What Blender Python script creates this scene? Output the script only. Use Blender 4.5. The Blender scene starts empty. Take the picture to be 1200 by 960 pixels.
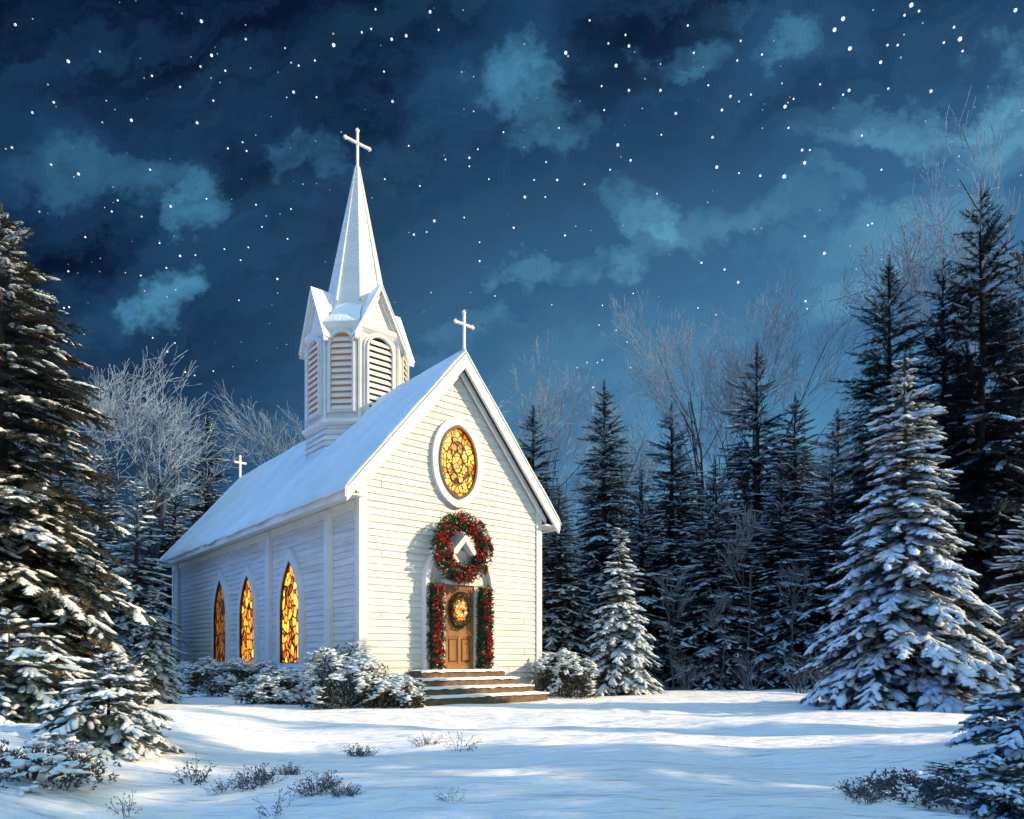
import bpy, bmesh, math, random
import numpy as np
from mathutils import Vector, noise as mnoise

C = bpy.context.scene.collection
R = math.radians
F_PX, HZ, CAMZ = 828.0, 770.0, 1.1          # focal length in photo pixels, horizon row, eye height

# ------------------------------------------------------------------ materials
def new_mat(name):
    m = bpy.data.materials.new(name); m.use_nodes = True
    nt = m.node_tree; b = nt.nodes['Principled BSDF']
    return m, nt, b

def noise_mat(name, c1, c2, scale=4.0, rough=.8, bump=0.0, bscale=40.0, island=0.0, stretch=None, detail=6, spec=.3, sss=0.0):
    """colour varied by noise between c1 and c2, optional per-island variation and bump"""
    m, nt, b = new_mat(name)
    tc = nt.nodes.new('ShaderNodeTexCoord')
    co = tc.outputs['Object']
    if stretch:
        mp = nt.nodes.new('ShaderNodeMapping'); mp.inputs['Scale'].default_value = stretch
        nt.links.new(co, mp.inputs['Vector']); co = mp.outputs['Vector']
    n = nt.nodes.new('ShaderNodeTexNoise'); n.inputs['Scale'].default_value = scale; n.inputs['Detail'].default_value = detail
    nt.links.new(co, n.inputs['Vector'])
    fac = n.outputs['Fac']
    mr = nt.nodes.new('ShaderNodeMapRange'); mr.inputs['From Min'].default_value = .3; mr.inputs['From Max'].default_value = .7
    nt.links.new(fac, mr.inputs['Value']); fac = mr.outputs['Result']
    if island:
        g = nt.nodes.new('ShaderNodeNewGeometry')
        mx = nt.nodes.new('ShaderNodeMix'); mx.inputs['Factor'].default_value = island
        nt.links.new(fac, mx.inputs['A']); nt.links.new(g.outputs['Random Per Island'], mx.inputs['B']); fac = mx.outputs['Result']
    mix = nt.nodes.new('ShaderNodeMix'); mix.data_type = 'RGBA'
    mix.inputs['A'].default_value = (*c1, 1); mix.inputs['B'].default_value = (*c2, 1)
    nt.links.new(fac, mix.inputs['Factor']); nt.links.new(mix.outputs['Result'], b.inputs['Base Color'])
    b.inputs['Roughness'].default_value = rough
    b.inputs['Specular IOR Level'].default_value = spec
    if bump:
        n2 = nt.nodes.new('ShaderNodeTexNoise'); n2.inputs['Scale'].default_value = bscale; n2.inputs['Detail'].default_value = 8
        nt.links.new(co, n2.inputs['Vector'])
        bp = nt.nodes.new('ShaderNodeBump'); bp.inputs['Strength'].default_value = bump; bp.inputs['Distance'].default_value = .05
        nt.links.new(n2.outputs['Fac'], bp.inputs['Height']); nt.links.new(bp.outputs['Normal'], b.inputs['Normal'])
    return m

M = {}
M['paint'] = noise_mat('white_paint', (.80, .79, .76), (.70, .70, .69), 1.3, .55, .25, 14, stretch=(1, 1, 3))
M['siding'] = noise_mat('white_clapboard', (.83, .82, .79), (.62, .62, .61), 1.4, .6, .4, 9, stretch=(.6, .6, 5))
M['trim'] = noise_mat('white_trim', (.84, .83, .80), (.74, .73, .71), 2.0, .5, .15, 18)
M['shingle'] = noise_mat('dark_shingle', (.10, .10, .11), (.16, .16, .17), 6, .9, .4, 30)
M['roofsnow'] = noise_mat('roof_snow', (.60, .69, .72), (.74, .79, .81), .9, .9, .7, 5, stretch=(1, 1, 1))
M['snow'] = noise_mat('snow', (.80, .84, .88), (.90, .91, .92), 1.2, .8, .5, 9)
M['treesnow'] = noise_mat('branch_snow', (.62, .71, .78), (.82, .86, .88), 3, .85, .6, 25, island=.5)
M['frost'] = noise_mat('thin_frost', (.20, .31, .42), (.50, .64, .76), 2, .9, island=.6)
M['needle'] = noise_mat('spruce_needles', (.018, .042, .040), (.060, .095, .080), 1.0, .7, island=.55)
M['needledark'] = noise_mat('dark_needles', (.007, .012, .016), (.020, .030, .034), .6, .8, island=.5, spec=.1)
M['bark'] = noise_mat('bark', (.035, .030, .028), (.09, .075, .06), 8, .9, .8, 30, stretch=(1, 1, .25))
M['darkbark'] = noise_mat('dark_bark', (.012, .012, .014), (.03, .028, .028), 8, .9)
M['limb'] = noise_mat('grey_limb', (.022, .026, .032), (.075, .083, .095), 5, .9)
M['twig'] = noise_mat('frosted_twig', (.08, .12, .16), (.46, .57, .66), 1.2, .9, island=.5)
M['dulltwig'] = noise_mat('dull_twig', (.035, .045, .06), (.17, .22, .27), 1.2, .9, island=.5)
M['weed'] = noise_mat('dry_weed', (.05, .06, .075), (.13, .13, .13), 5, .9, island=.6)
M['leaf'] = noise_mat('shrub_leaf', (.020, .038, .024), (.10, .075, .03), 4, .6, island=.6)
M['stone'] = noise_mat('brown_step_stone', (.13, .075, .042), (.24, .15, .085), 7, .85, .6, 24)
M['wood'] = noise_mat('oak_door', (.24, .105, .035), (.40, .19, .07), 3, .5, .25, 20, stretch=(9, 9, .7))
M['wooddark'] = noise_mat('dark_oak', (.07, .035, .015), (.12, .06, .025), 5, .5, stretch=(9, 9, .7))
M['lead'] = noise_mat('lead_came', (.02, .012, .006), (.045, .028, .012), 12, .6)
M['brass'] = noise_mat('brass', (.55, .36, .10), (.42, .26, .07), 8, .35); M['brass'].node_tree.nodes['Principled BSDF'].inputs['Metallic'].default_value = 1
M['pine'] = noise_mat('wreath_greens', (.012, .035, .014), (.045, .085, .030), 8, .6, island=.6)
M['berry'] = noise_mat('red_petals', (.30, .006, .010), (.62, .030, .028), 9, .45, island=.7)
M['pink'] = noise_mat('pale_berries', (.60, .22, .14), (.75, .45, .28), 9, .45, island=.7)
M['cross'] = noise_mat('white_cross', (.82, .79, .74), (.72, .70, .66), 3, .5)
M['lamplit'] = noise_mat('lamp_lit_louver_back', (.10, .05, .02), (.30, .15, .05), 3, .9)
_b = M['lamplit'].node_tree.nodes['Principled BSDF']; _b.inputs['Emission Color'].default_value = (1.0, .42, .10, 1); _b.inputs['Emission Strength'].default_value = .12
M['void'] = noise_mat('dark_louver_back', (.015, .014, .016), (.04, .035, .035), 3, .9)

# the old spruce: needles with rusty dead sprays among them
def rusty():
    m, nt, b = new_mat('old_spruce_needles')
    g = nt.nodes.new('ShaderNodeNewGeometry'); tc = nt.nodes.new('ShaderNodeTexCoord')
    n = nt.nodes.new('ShaderNodeTexNoise'); n.inputs['Scale'].default_value = 2.2; n.inputs['Detail'].default_value = 3
    nt.links.new(tc.outputs['Object'], n.inputs['Vector'])
    ad = nt.nodes.new('ShaderNodeMath'); ad.operation = 'MULTIPLY_ADD'; ad.inputs[1].default_value = .28
    nt.links.new(g.outputs['Random Per Island'], ad.inputs[0]); nt.links.new(n.outputs['Fac'], ad.inputs[2])
    cr = nt.nodes.new('ShaderNodeValToRGB'); e = cr.color_ramp.elements
    e[0].position = .40; e[0].color = (.012, .024, .022, 1); e[1].position = .94; e[1].color = (.34, .15, .04, 1)
    a = e.new(.72); a.color = (.030, .046, .036, 1); a2 = e.new(.83); a2.color = (.10, .06, .025, 1)
    nt.links.new(ad.outputs[0], cr.inputs[0]); nt.links.new(cr.outputs[0], b.inputs['Base Color'])
    b.inputs['Roughness'].default_value = .75
    return m
M['rusty'] = rusty()

def stained(name, scale, strength, lo, hi, stretch):
    """lit leaded glass: cells of amber glass, each its own tone, between dark cames"""
    m, nt, b = new_mat(name)
    tc = nt.nodes.new('ShaderNodeTexCoord'); mp = nt.nodes.new('ShaderNodeMapping'); mp.inputs['Scale'].default_value = stretch
    nt.links.new(tc.outputs['Object'], mp.inputs['Vector'])
    v = nt.nodes.new('ShaderNodeTexVoronoi'); v.inputs['Scale'].default_value = scale
    ve = nt.nodes.new('ShaderNodeTexVoronoi'); ve.feature = 'DISTANCE_TO_EDGE'; ve.inputs['Scale'].default_value = scale
    n = nt.nodes.new('ShaderNodeTexNoise'); n.inputs['Scale'].default_value = scale * 1.6; n.inputs['Detail'].default_value = 4
    for x in (v, ve, n): nt.links.new(mp.outputs[0], x.inputs['Vector'])
    sep = nt.nodes.new('ShaderNodeSeparateColor'); nt.links.new(v.outputs['Color'], sep.inputs[0])
    add = nt.nodes.new('ShaderNodeMath'); add.operation = 'MULTIPLY_ADD'; add.inputs[1].default_value = .45
    sub = nt.nodes.new('ShaderNodeMath'); sub.operation = 'SUBTRACT'; sub.inputs[1].default_value = .225
    nt.links.new(n.outputs['Fac'], add.inputs[0]); nt.links.new(sep.outputs[0], add.inputs[2]); nt.links.new(add.outputs[0], sub.inputs[0])
    cr = nt.nodes.new('ShaderNodeValToRGB'); e = cr.color_ramp.elements
    e[0].position = .05; e[0].color = (*lo, 1); e[1].position = .95; e[1].color = (*hi, 1)
    mid = e.new(.45); mid.color = (.80, .27, .025, 1)
    nt.links.new(sub.outputs[0], cr.inputs[0])
    th = nt.nodes.new('ShaderNodeMapRange'); th.inputs['From Min'].default_value = .04; th.inputs['From Max'].default_value = .14
    nt.links.new(ve.outputs['Distance'], th.inputs['Value'])
    mul = nt.nodes.new('ShaderNodeMath'); mul.operation = 'MULTIPLY'; mul.inputs[1].default_value = strength
    gn = nt.nodes.new('ShaderNodeTexNoise'); gn.inputs['Scale'].default_value = 1.7; gn.inputs['Detail'].default_value = 2; nt.links.new(tc.outputs['Object'], gn.inputs['Vector'])
    gm = nt.nodes.new('ShaderNodeMapRange'); gm.inputs['From Min'].default_value = .32; gm.inputs['From Max'].default_value = .64; gm.inputs['To Min'].default_value = .6; gm.inputs['To Max'].default_value = 1.15
    nt.links.new(gn.outputs['Fac'], gm.inputs['Value']); m3 = nt.nodes.new('ShaderNodeMath'); m3.operation = 'MULTIPLY'
    nt.links.new(th.outputs[0], m3.inputs[0]); nt.links.new(gm.outputs[0], m3.inputs[1]); nt.links.new(m3.outputs[0], mul.inputs[0])
    nt.links.new(cr.outputs[0], b.inputs['Emission Color']); nt.links.new(mul.outputs[0], b.inputs['Emission Strength'])
    b.inputs['Base Color'].default_value = (.05, .025, .01, 1); b.inputs['Roughness'].default_value = .25
    return m
M['glassA'] = stained('stained_glass_bright', 5.0, 2.5, (.24, .035, .003), (1.0, .56, .05), (1, 1, .72))
M['glassB'] = stained('stained_glass_amber', 5.2, 1.9, (.22, .030, .003), (1.0, .46, .04), (1, 1, .72))
M['glassC'] = stained('stained_glass_dim', 6.4, .30, (.22, .03, .004), (.9, .30, .04), (1, 1, .72))
M['glassO'] = stained('stained_glass_oval', 6.2, 2.7, (.42, .11, .004), (1.0, .62, .07), (1, 1, 1))
M['glassD'] = stained('door_glass', 11, 1.6, (.7, .22, .01), (1.0, .85, .40), (1, 1, 1))

# ------------------------------------------------------------------ mesh helpers
def mk(name, chunks, mats, parent=None, smooth=False, fix=False, loc=None):
    """chunks: (V, F[, material index]); one mesh object"""
    if not isinstance(mats, (list, tuple)): mats = [mats]
    vs, faces_n, idx, mi, off = [], [], [], [], 0
    for ch in chunks:
        V = np.asarray(ch[0], dtype=np.float64).reshape(-1, 3); F = ch[1]; k = ch[2] if len(ch) > 2 else 0
        vs.append(V)
        if isinstance(F, np.ndarray):
            faces_n.append(np.full(len(F), F.shape[1])); idx.append((F + off).ravel()); mi.append(np.full(len(F), k))
        else:
            faces_n.append(np.array([len(f) for f in F], dtype=int)); idx.append(np.array([i + off for f in F for i in f], dtype=int)); mi.append(np.full(len(F), k))
        off += len(V)
    V = np.concatenate(vs); n = np.concatenate(faces_n).astype(np.int32); I = np.concatenate(idx).astype(np.int32); mi = np.concatenate(mi).astype(np.int32)
    me = bpy.data.meshes.new(name)
    me.vertices.add(len(V)); me.vertices.foreach_set('co', V.ravel())
    me.loops.add(len(I)); me.loops.foreach_set('vertex_index', I)
    me.polygons.add(len(n)); me.polygons.foreach_set('loop_start', np.concatenate([[0], np.cumsum(n)[:-1]]).astype(np.int32))
    me.polygons.foreach_set('loop_total', n)
    me.update(calc_edges=True)
    for m in mats: me.materials.append(m)
    if len(mats) > 1: me.polygons.foreach_set('material_index', mi)
    me.polygons.foreach_set('use_smooth', np.full(len(n), bool(smooth)))
    if fix:
        bm = bmesh.new(); bm.from_mesh(me); bmesh.ops.recalc_face_normals(bm, faces=bm.faces); bm.to_mesh(me); bm.free()
    me.validate()
    o = bpy.data.objects.new(name, me); C.objects.link(o)
    if parent is not None: o.parent = parent
    if loc is not None: o.location = loc
    return o

def tag(o, label, cat, group=None):
    o['label'] = label; o['category'] = cat
    if group: o['group'] = group
    return o

def thing(name, label, cat, loc=(0, 0, 0), rotz=0.0, group=None, scale=None):
    o = bpy.data.objects.new(name, None); C.objects.link(o)
    o.location = loc; o.rotation_euler = (0, 0, rotz); o.empty_display_size = .2
    if scale is not None: o.scale = scale
    return tag(o, label, cat, group)

def dup(root, label, loc, rotz, scale, group=None, cat=None):
    r = root.copy(); C.objects.link(r); r.location = loc; r.rotation_euler = (0, 0, rotz); r.scale = scale; r['label'] = label
    if group: r['group'] = group
    elif 'group' in r: del r['group']
    if cat: r['category'] = cat
    for ch in list(root.children):
        c = ch.copy(); C.objects.link(c); c.parent = r
    return r

BOXF = [[0, 3, 2, 1], [4, 5, 6, 7], [0, 1, 5, 4], [1, 2, 6, 5], [2, 3, 7, 6], [3, 0, 4, 7]]
def box(x0, x1, y0, y1, z0, z1, k=0):
    return ([(x0, y0, z0), (x1, y0, z0), (x1, y1, z0), (x0, y1, z0), (x0, y0, z1), (x1, y0, z1), (x1, y1, z1), (x0, y1, z1)], BOXF, k)

def prism(pts, d0, d1, mp, k=0):
    """pts: closed 2-D outline; extruded from depth d0 to d1 through the mapping mp(a, b, d)"""
    n = len(pts)
    V = [mp(a, b, d0) for a, b in pts] + [mp(a, b, d1) for a, b in pts]
    F = [list(range(n)), [n + i for i in range(n)][::-1]] + [[i, (i + 1) % n, n + (i + 1) % n, n + i] for i in range(n)]
    return (V, F, k)

def ring(inner, outer, d0, d1, mp, k=0):
    n = len(inner)
    V = [mp(a, b, d0) for a, b in inner] + [mp(a, b, d0) for a, b in outer] + [mp(a, b, d1) for a, b in inner] + [mp(a, b, d1) for a, b in outer]
    F = []
    for i in range(n):
        j = (i + 1) % n
        F += [[i, j, n + j, n + i], [2 * n + i, 3 * n + i, 3 * n + j, 2 * n + j], [i, 2 * n + i, 2 * n + j, j], [n + i, n + j, 3 * n + j, 3 * n + i]]
    return (V, F, k)

def inst(TV, TF, Mx, P, k=0):
    V = np.einsum('nij,kj->nki', Mx, TV) + P[:, None, :]
    n, kv = len(P), len(TV)
    F = (TF[None] + (np.arange(n) * kv)[:, None, None]).reshape(-1, TF.shape[1])
    return (V.reshape(-1, 3), F, k)

def norm(v): return v / np.maximum(np.linalg.norm(v, axis=-1, keepdims=True), 1e-9)

def frames(d, s, roll=None, up=(0, 0, 1.0)):
    """matrices whose columns are (d, side, normal) scaled by s (N,3)"""
    x = norm(d); u = np.broadcast_to(np.array(up), x.shape)
    y = norm(np.cross(u, x) + 1e-6); z = np.cross(x, y)
    if roll is not None:
        c, q = np.cos(roll)[:, None], np.sin(roll)[:, None]
        y, z = y * c + z * q, z * c - y * q
    return np.stack([x * s[:, :1], y * s[:, 1:2], z * s[:, 2:3]], axis=2)

def rand_rot(rng, n, s):
    d = norm(rng.normal(size=(n, 3)))
    return frames(d, s, rng.uniform(0, 6.28, n), up=(.1, .2, .97))

def tubes(P0, P1, R0, R1, sides=5, k=0):
    P0, P1 = np.asarray(P0, float), np.asarray(P1, float); R0, R1 = np.asarray(R0, float), np.asarray(R1, float)
    n = len(P0); d = norm(P1 - P0)
    ref = np.where(np.abs(d[:, 2:3]) > .9, np.array([[1.0, 0, 0]]), np.array([[0, 0, 1.0]]))
    u = norm(np.cross(d, ref)); v = np.cross(d, u)
    a = np.arange(sides) / sides * 2 * np.pi
    c = np.cos(a)[None, :, None] * u[:, None] + np.sin(a)[None, :, None] * v[:, None]
    V = np.concatenate([P0[:, None] + c * R0[:, None, None], P1[:, None] + c * R1[:, None, None]], axis=1)
    i = np.arange(sides); j = (i + 1) % sides
    TF = np.stack([i, j, sides + j, sides + i], axis=1)
    F = (TF[None] + (np.arange(n) * 2 * sides)[:, None, None]).reshape(-1, 4)
    return (V.reshape(-1, 3), F, k)

# ------------------------------------------------------------------ ground
def sst(a, b, x):
    t = min(1, max(0, (x - a) / (b - a))); return t * t * (3 - 2 * t)

def gz(x, y):
    near = 1 - sst(9, 15, y)
    ch = 1 - .85 * math.exp(-(((x + 1) / 7) ** 2 + ((y - 20) / 6) ** 2))     # calmer round the church
    z = .14 * mnoise.noise((x * .22 + 3, y * .38, 0)) + .10 * mnoise.noise((x * .6, y * 1.1 + 7, 1.3)) + .02 * mnoise.noise((x * 1.7, y * 2.6, 4.1))
    z *= ch
    z += .42 * sst(2.6, 5.5, -x) * near + .22 * sst(3.2, 6.2, x) * (1 - sst(6, 12, y))
    z += .5 * sst(11, 20, x) * (1 - sst(20, 30, y)) + .25 * sst(22, 40, y)
    return z

def ground():
    nx, ny = 360, 420
    u = np.linspace(-1, 1, nx); xs = np.sign(u) * (np.sinh(np.abs(u) * 5.2) / math.sinh(5.2)) * 500
    v = np.linspace(0, 1, ny); ys = -25 + 28.2 * np.clip(v / .12, 0, 1) + (np.sinh(np.clip((v - .12) / .88, 0, 1) * 5.2) / math.sinh(5.2)) * 500
    V = np.empty((ny, nx, 3))
    for j, y in enumerate(ys):
        for i, x in enumerate(xs):
            V[j, i] = (x, y, gz(x, y))
    a = (np.arange(ny - 1)[:, None] * nx + np.arange(nx - 1)[None]).ravel()
    o = mk('snow_ground', [(V.reshape(-1, 3), np.stack([a, a + 1, a + nx + 1, a + nx], axis=1))], ground_mat(), smooth=True)
    o['kind'] = 'structure'
    return o

def ground_mat():
    m, nt, b = new_mat('snow_field')
    tc = nt.nodes.new('ShaderNodeTexCoord')
    def nz(scale, st, det=8):
        mp = nt.nodes.new('ShaderNodeMapping'); mp.inputs['Scale'].default_value = st; mp.inputs['Rotation'].default_value = (0, 0, R(-20))
        n = nt.nodes.new('ShaderNodeTexNoise'); n.inputs['Scale'].default_value = scale; n.inputs['Detail'].default_value = det
        nt.links.new(tc.outputs['Object'], mp.inputs['Vector']); nt.links.new(mp.outputs[0], n.inputs['Vector']); return n.outputs['Fac']
    n1, n2, n3 = nz(1.0, (.45, 1.3, 1)), nz(3.2, (.5, 1.6, 1)), nz(55, (1, 1, 1), 4)
    mix = nt.nodes.new('ShaderNodeMix'); mix.data_type = 'RGBA'; mix.inputs['A'].default_value = (.82, .83, .84, 1); mix.inputs['B'].default_value = (.89, .885, .87, 1)
    nt.links.new(n2, mix.inputs['Factor']); nt.links.new(mix.outputs['Result'], b.inputs['Base Color'])
    prev = None
    for f, s, d in ((n1, .9, .35), (n2, .9, .22), (n3, .45, .012)):
        bp = nt.nodes.new('ShaderNodeBump'); bp.inputs['Strength'].default_value = s; bp.inputs['Distance'].default_value = d
        nt.links.new(f, bp.inputs['Height'])
        if prev is not None: nt.links.new(prev, bp.inputs['Normal'])
        prev = bp.outputs['Normal']
    nt.links.new(prev, b.inputs['Normal'])
    b.inputs['Roughness'].default_value = .75; b.inputs['Specular IOR Level'].default_value = .25
    return m
ground()

# ------------------------------------------------------------------ the church
ANG = math.atan2(.6377, .7703)
CH_LOC = (-1.386, 18.29, 0.0)
DX = -.09
W, L, HW, LW = 5.62, 16.2, 2.81, 16.2
SL, ZR = 1.19, 8.95                       # roof slope and ridge height
def zt(x): return ZR - SL * abs(x)
church = thing('church', 'white clapboard village church with belfry spire and glowing stained glass', 'church', CH_LOC, ANG)
fm = lambda a, b, d: (a, -d, b)           # front wall: a along x, d outwards
lm = lambda a, b, d: (-HW - d, a, b)      # side wall with the windows: a along depth
rm = lambda a, b, d: (HW + d, a, b)
bk = lambda a, b, d: (a, L + d, b)

def clap_rows(z0, z1, lap, left, right, mp, seed):
    """overlapping boards: each a tilted face and a bottom lip, edges slightly uneven"""
    rg = random.Random(seed); V, F = [], []
    z = z0
    while z < z1 - .02:
        zz = min(z + lap, z1); j0 = rg.uniform(-.006, .006)
        n = 10
        la, ra, lb, rb = left(z), right(z), left(zz), right(zz)
        for s in range(n):
            t0, t1 = s / n, (s + 1) / n
            w0, w1 = rg.uniform(-.005, .005), rg.uniform(-.005, .005); gp = .014 if s < n - 1 and rg.random() < .16 else 0
            a0, a1 = la + (ra - la) * t0, la + (ra - la) * t1
            b0, b1 = lb + (rb - lb) * t0, lb + (rb - lb) * t1
            a1 -= gp; b1 -= gp; q = len(V)
            V += [mp(a0, z + j0 + w0, .027), mp(a1, z + j0 + w1, .027), mp(b1, zz + .004, .006), mp(b0, zz + .004, .006), mp(a0, z + j0 + w0, .001), mp(a1, z + j0 + w1, .001)]
            F += [[q, q + 1, q + 2, q + 3], [q + 4, q + 5, q + 1, q]]
        z = zz
    return (V, F)

GW = lambda z: min(HW, max(.02, (ZR - .22 - z) / SL))     # half width of the gable wall at height z
gable = [(-HW, -.2), (HW, -.2), (HW, ZR - .22 - SL * HW), (0, ZR - .22), (-HW, ZR - .22 - SL * HW)]
mk('front_wall', [prism(gable, -.2, 0, fm), clap_rows(.02, ZR - .3, .165, lambda z: -GW(z), lambda z: GW(z), fm, 1)], M['siding'], church)
mk('back_wall', [prism(gable, -.2, 0, bk)], M['siding'], church)
ZE = 5.05
mk('side_wall', [prism([(.2, -.2), (L - .2, -.2), (L - .2, ZE), (.2, ZE)], -.2, 0, lm), clap_rows(.02, 4.86, .165, lambda z: 0, lambda z: L, lm, 2)], M['siding'], church)
mk('side_wall', [prism([(.2, -.2), (L - .2, -.2), (L - .2, ZE), (.2, ZE)], -.2, 0, rm), clap_rows(.02, 4.86, .165, lambda z: 0, lambda z: L, rm, 3)], M['siding'], church)
for s in (-1, 1):
    x0, x1 = sorted((s * (HW + .05), s * (HW - .15)))
    mk('corner_board', [box(x0, x1, -.055, .16, 0, 5.3)], M['trim'], church)
for s0, w in ((1.53, .30), (5.52, .30), (15.35, .42)):
    mk('pilaster', [box(-HW - .13, -HW + .02, s0 - w / 2, s0 + w / 2, 0, 4.72), box(-HW - .17, -HW + .02, s0 - w / 2 - .05, s0 + w / 2 + .05, 0, .35)], M['trim'], church)
mk('corner_board', [box(-HW - .05, -HW + .1, L - .16, L + .05, 0, 4.8)], M['trim'], church)
mk('frieze_board', [box(-HW - .075, -HW + .02, .17, L - .17, 4.58, 4.80)], M['trim'], church)

# roof: slabs, eave trim, rake boards, and the snow lying on it
XE, YF, YB = 3.30, -.27, L + .45
for s in (-1, 1):
    pts = [(0, zt(0) - .07), (s * XE, zt(XE) - .07), (s * XE, zt(XE) - .22), (0, zt(0) - .22)]
    mk('roof', [prism(pts, -YF - .02, -YB + .02, fm)], M['shingle'], church, fix=True)
    pts = [(0, zt(0) - .10), (s * XE, zt(XE) - .10), (s * XE, zt(XE) - .40), (0, zt(0) - .46)]
    pt2 = [(0, zt(0) - .42), (s * (XE - .35), zt(XE - .35) - .42), (s * (XE - .35), zt(XE - .35) - .56), (0, zt(0) - .58)]
    mk('rake_board', [prism(pts, -YF - .03, -YF + .05, fm), prism(pt2, .06, .14, fm)], M['trim'], church, fix=True)
    x0, x1 = sorted((s * (XE - .03), s * (XE + .035)))
    mk('eave_board', [box(x0, x1, YF - .04, YB, 4.72, 4.97), box(*sorted((s * (HW + .03), s * (XE - .034))), YF + .03, YB - .02, 4.81, 4.85)], M['trim'], church)
    # snow layer: top sheet with soft bumps and a rounded hanging lip
    nu, nv = 30, 130
    top = []
    for j in range(nv):
        y = YF - .05 + (YB - YF + .1) * j / (nv - 1)
        for i in range(nu):
            t = i / (nu - 1); x = (XE + .07) * t
            h = .045 + .035 * mnoise.noise((x * .9 + s * 9, y * .55, 2)) + .02 * mnoise.noise((x * 3, y * 2.2, 5 + s))
            lip = max(0, 1 - (XE + .07 - x) / .10); h -= .07 * lip * lip
            x += max(0, t - .9) * 10 * (.055 * mnoise.noise((y * .9, s * 3, 1)) + .04 * mnoise.noise((y * 3.1, s * 3, 5)) + .01); h += lip * .035 * mnoise.noise((y * 2.3, 4, s))
            e = min(j, nv - 1 - j); h -= .03 * max(0, 1 - e / 2)
            top.append((s * x, y, zt(x) + h))
    V = np.array(top).reshape(nv, nu, 3); Bt = V.copy(); Bt[:, :, 2] = np.array([[zt(V[j, i, 0]) - .066 for i in range(nu)] for j in range(nv)])
    a = (np.arange(nv - 1)[:, None] * nu + np.arange(nu - 1)[None]).ravel(); n0 = nu * nv
    F = [np.stack([a, a + 1, a + nu + 1, a + nu], 1), np.stack([a + n0, a + nu + n0, a + nu + 1 + n0, a + 1 + n0], 1)]
    i = np.arange(nu - 1); F.append(np.stack([i, i + n0, i + 1 + n0, i + 1], 1)); i = i + (nv - 1) * nu; F.append(np.stack([i, i + 1, i + 1 + n0, i + n0], 1))
    j = np.arange(nv - 1) * nu + nu - 1; F.append(np.stack([j, j + n0, j + nu + n0, j + nu], 1))
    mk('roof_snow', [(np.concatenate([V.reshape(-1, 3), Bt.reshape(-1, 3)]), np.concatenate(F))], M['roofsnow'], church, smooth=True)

# lancet windows of the side wall
def lancet(cx, z0, w, h, grow=0.0, n=9, pk=1.35):
    w2 = w + 2 * grow; r = pk * w2; ap = math.sqrt(r * r - (r - w2 / 2) ** 2)
    sp = z0 + h + grow * 1.5 - ap; zb = z0 - grow * .6
    P = [(cx - w2 / 2, zb), (cx + w2 / 2, zb)]
    a1 = math.acos((r - w2 / 2) / r)
    P += [(cx - (r - w2 / 2) + r * math.cos(a1 * i / n), sp + r * math.sin(a1 * i / n)) for i in range(n + 1)]
    P += [(cx + (r - w2 / 2) - r * math.cos(a1 * i / n), sp + r * math.sin(a1 * i / n)) for i in range(n - 1, -1, -1)]
    return P
for s0, zb, gm in ((3.92, .95, 'glassA'), (7.27, .85, 'glassB'), (9.92, .92, 'glassC')):
    w, h = 1.24, 2.76
    inn, mid_, out = lancet(s0, zb, w, h), lancet(s0, zb, w, h, .035), lancet(s0, zb, w, h, .25)
    fr = mk('window', [ring(mid_, out, .0, .13, lm)], M['trim'], church, fix=True)
    mk('frame', [ring(inn, mid_, .02, .115, lm)], M['trim'] if False else M['lead'], fr, fix=True)
    mk('pane', [prism(inn, .02, .048, lm)], M[gm], fr, fix=True)
    mk('sill', [prism([(s0 - .78, zb - .24), (s0 + .78, zb - .24), (s0 + .78, zb - .12), (s0 - .78, zb - .12)], .0, .19, lm)], M['trim'], fr, fix=True)

# oval window over the door
def egg(cx, cz, a, b, n=40):
    P = []
    for i in range(n):
        t = 2 * math.pi * i / n; c, s = math.cos(t), math.sin(t)
        pw = 1.0 + .22 * abs(s) ** 3
        P.append((cx + a * math.copysign(abs(c) ** pw, c), cz + b * s))
    return P
OX, OZ = -.08, 6.10
ow = mk('oval_window', [ring(egg(OX, OZ, .60, .95), egg(OX, OZ, .78, 1.16), .0, .12, fm)], M['trim'], church, fix=True)
mk('frame', [ring(egg(OX, OZ, .545, .875), egg(OX, OZ, .60, .95), .02, .15, fm)], M['wooddark'], ow, fix=True)
mk('pane', [prism(egg(OX, OZ, .55, .88), .02, .05, fm)], M['glassO'], ow, fix=True)
cam_ = [ring(egg(OX, OZ, .15, .25, 24), egg(OX, OZ, .18, .285, 24), .052, .075, fm), ring(egg(OX, OZ, .33, .53), egg(OX, OZ, .352, .56), .052, .072, fm)]
for i in range(8):
    t = 2 * math.pi * (i + .5) / 8; c, q = math.cos(t), math.sin(t)
    px_, pz_ = OX + .255 * c, OZ + .41 * q
    cam_.append(ring(egg(px_, pz_, .085, .12, 16), egg(px_, pz_, .105, .142, 16), .053, .07, fm))
    for rr in (0,):
        x0, z0, x1, z1 = OX + .34 * c, OZ + .545 * q, OX + .53 * c, OZ + .86 * q
        nx, nz = -q * .012, c * .012
        cam_.append(prism([(x0 + nx, z0 + nz), (x0 - nx, z0 - nz), (x1 - nx, z1 - nz), (x1 + nx, z1 + nz)], .053, .07, fm))
mk('lead_cames', cam_, M['lead'], ow, fix=True)

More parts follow.
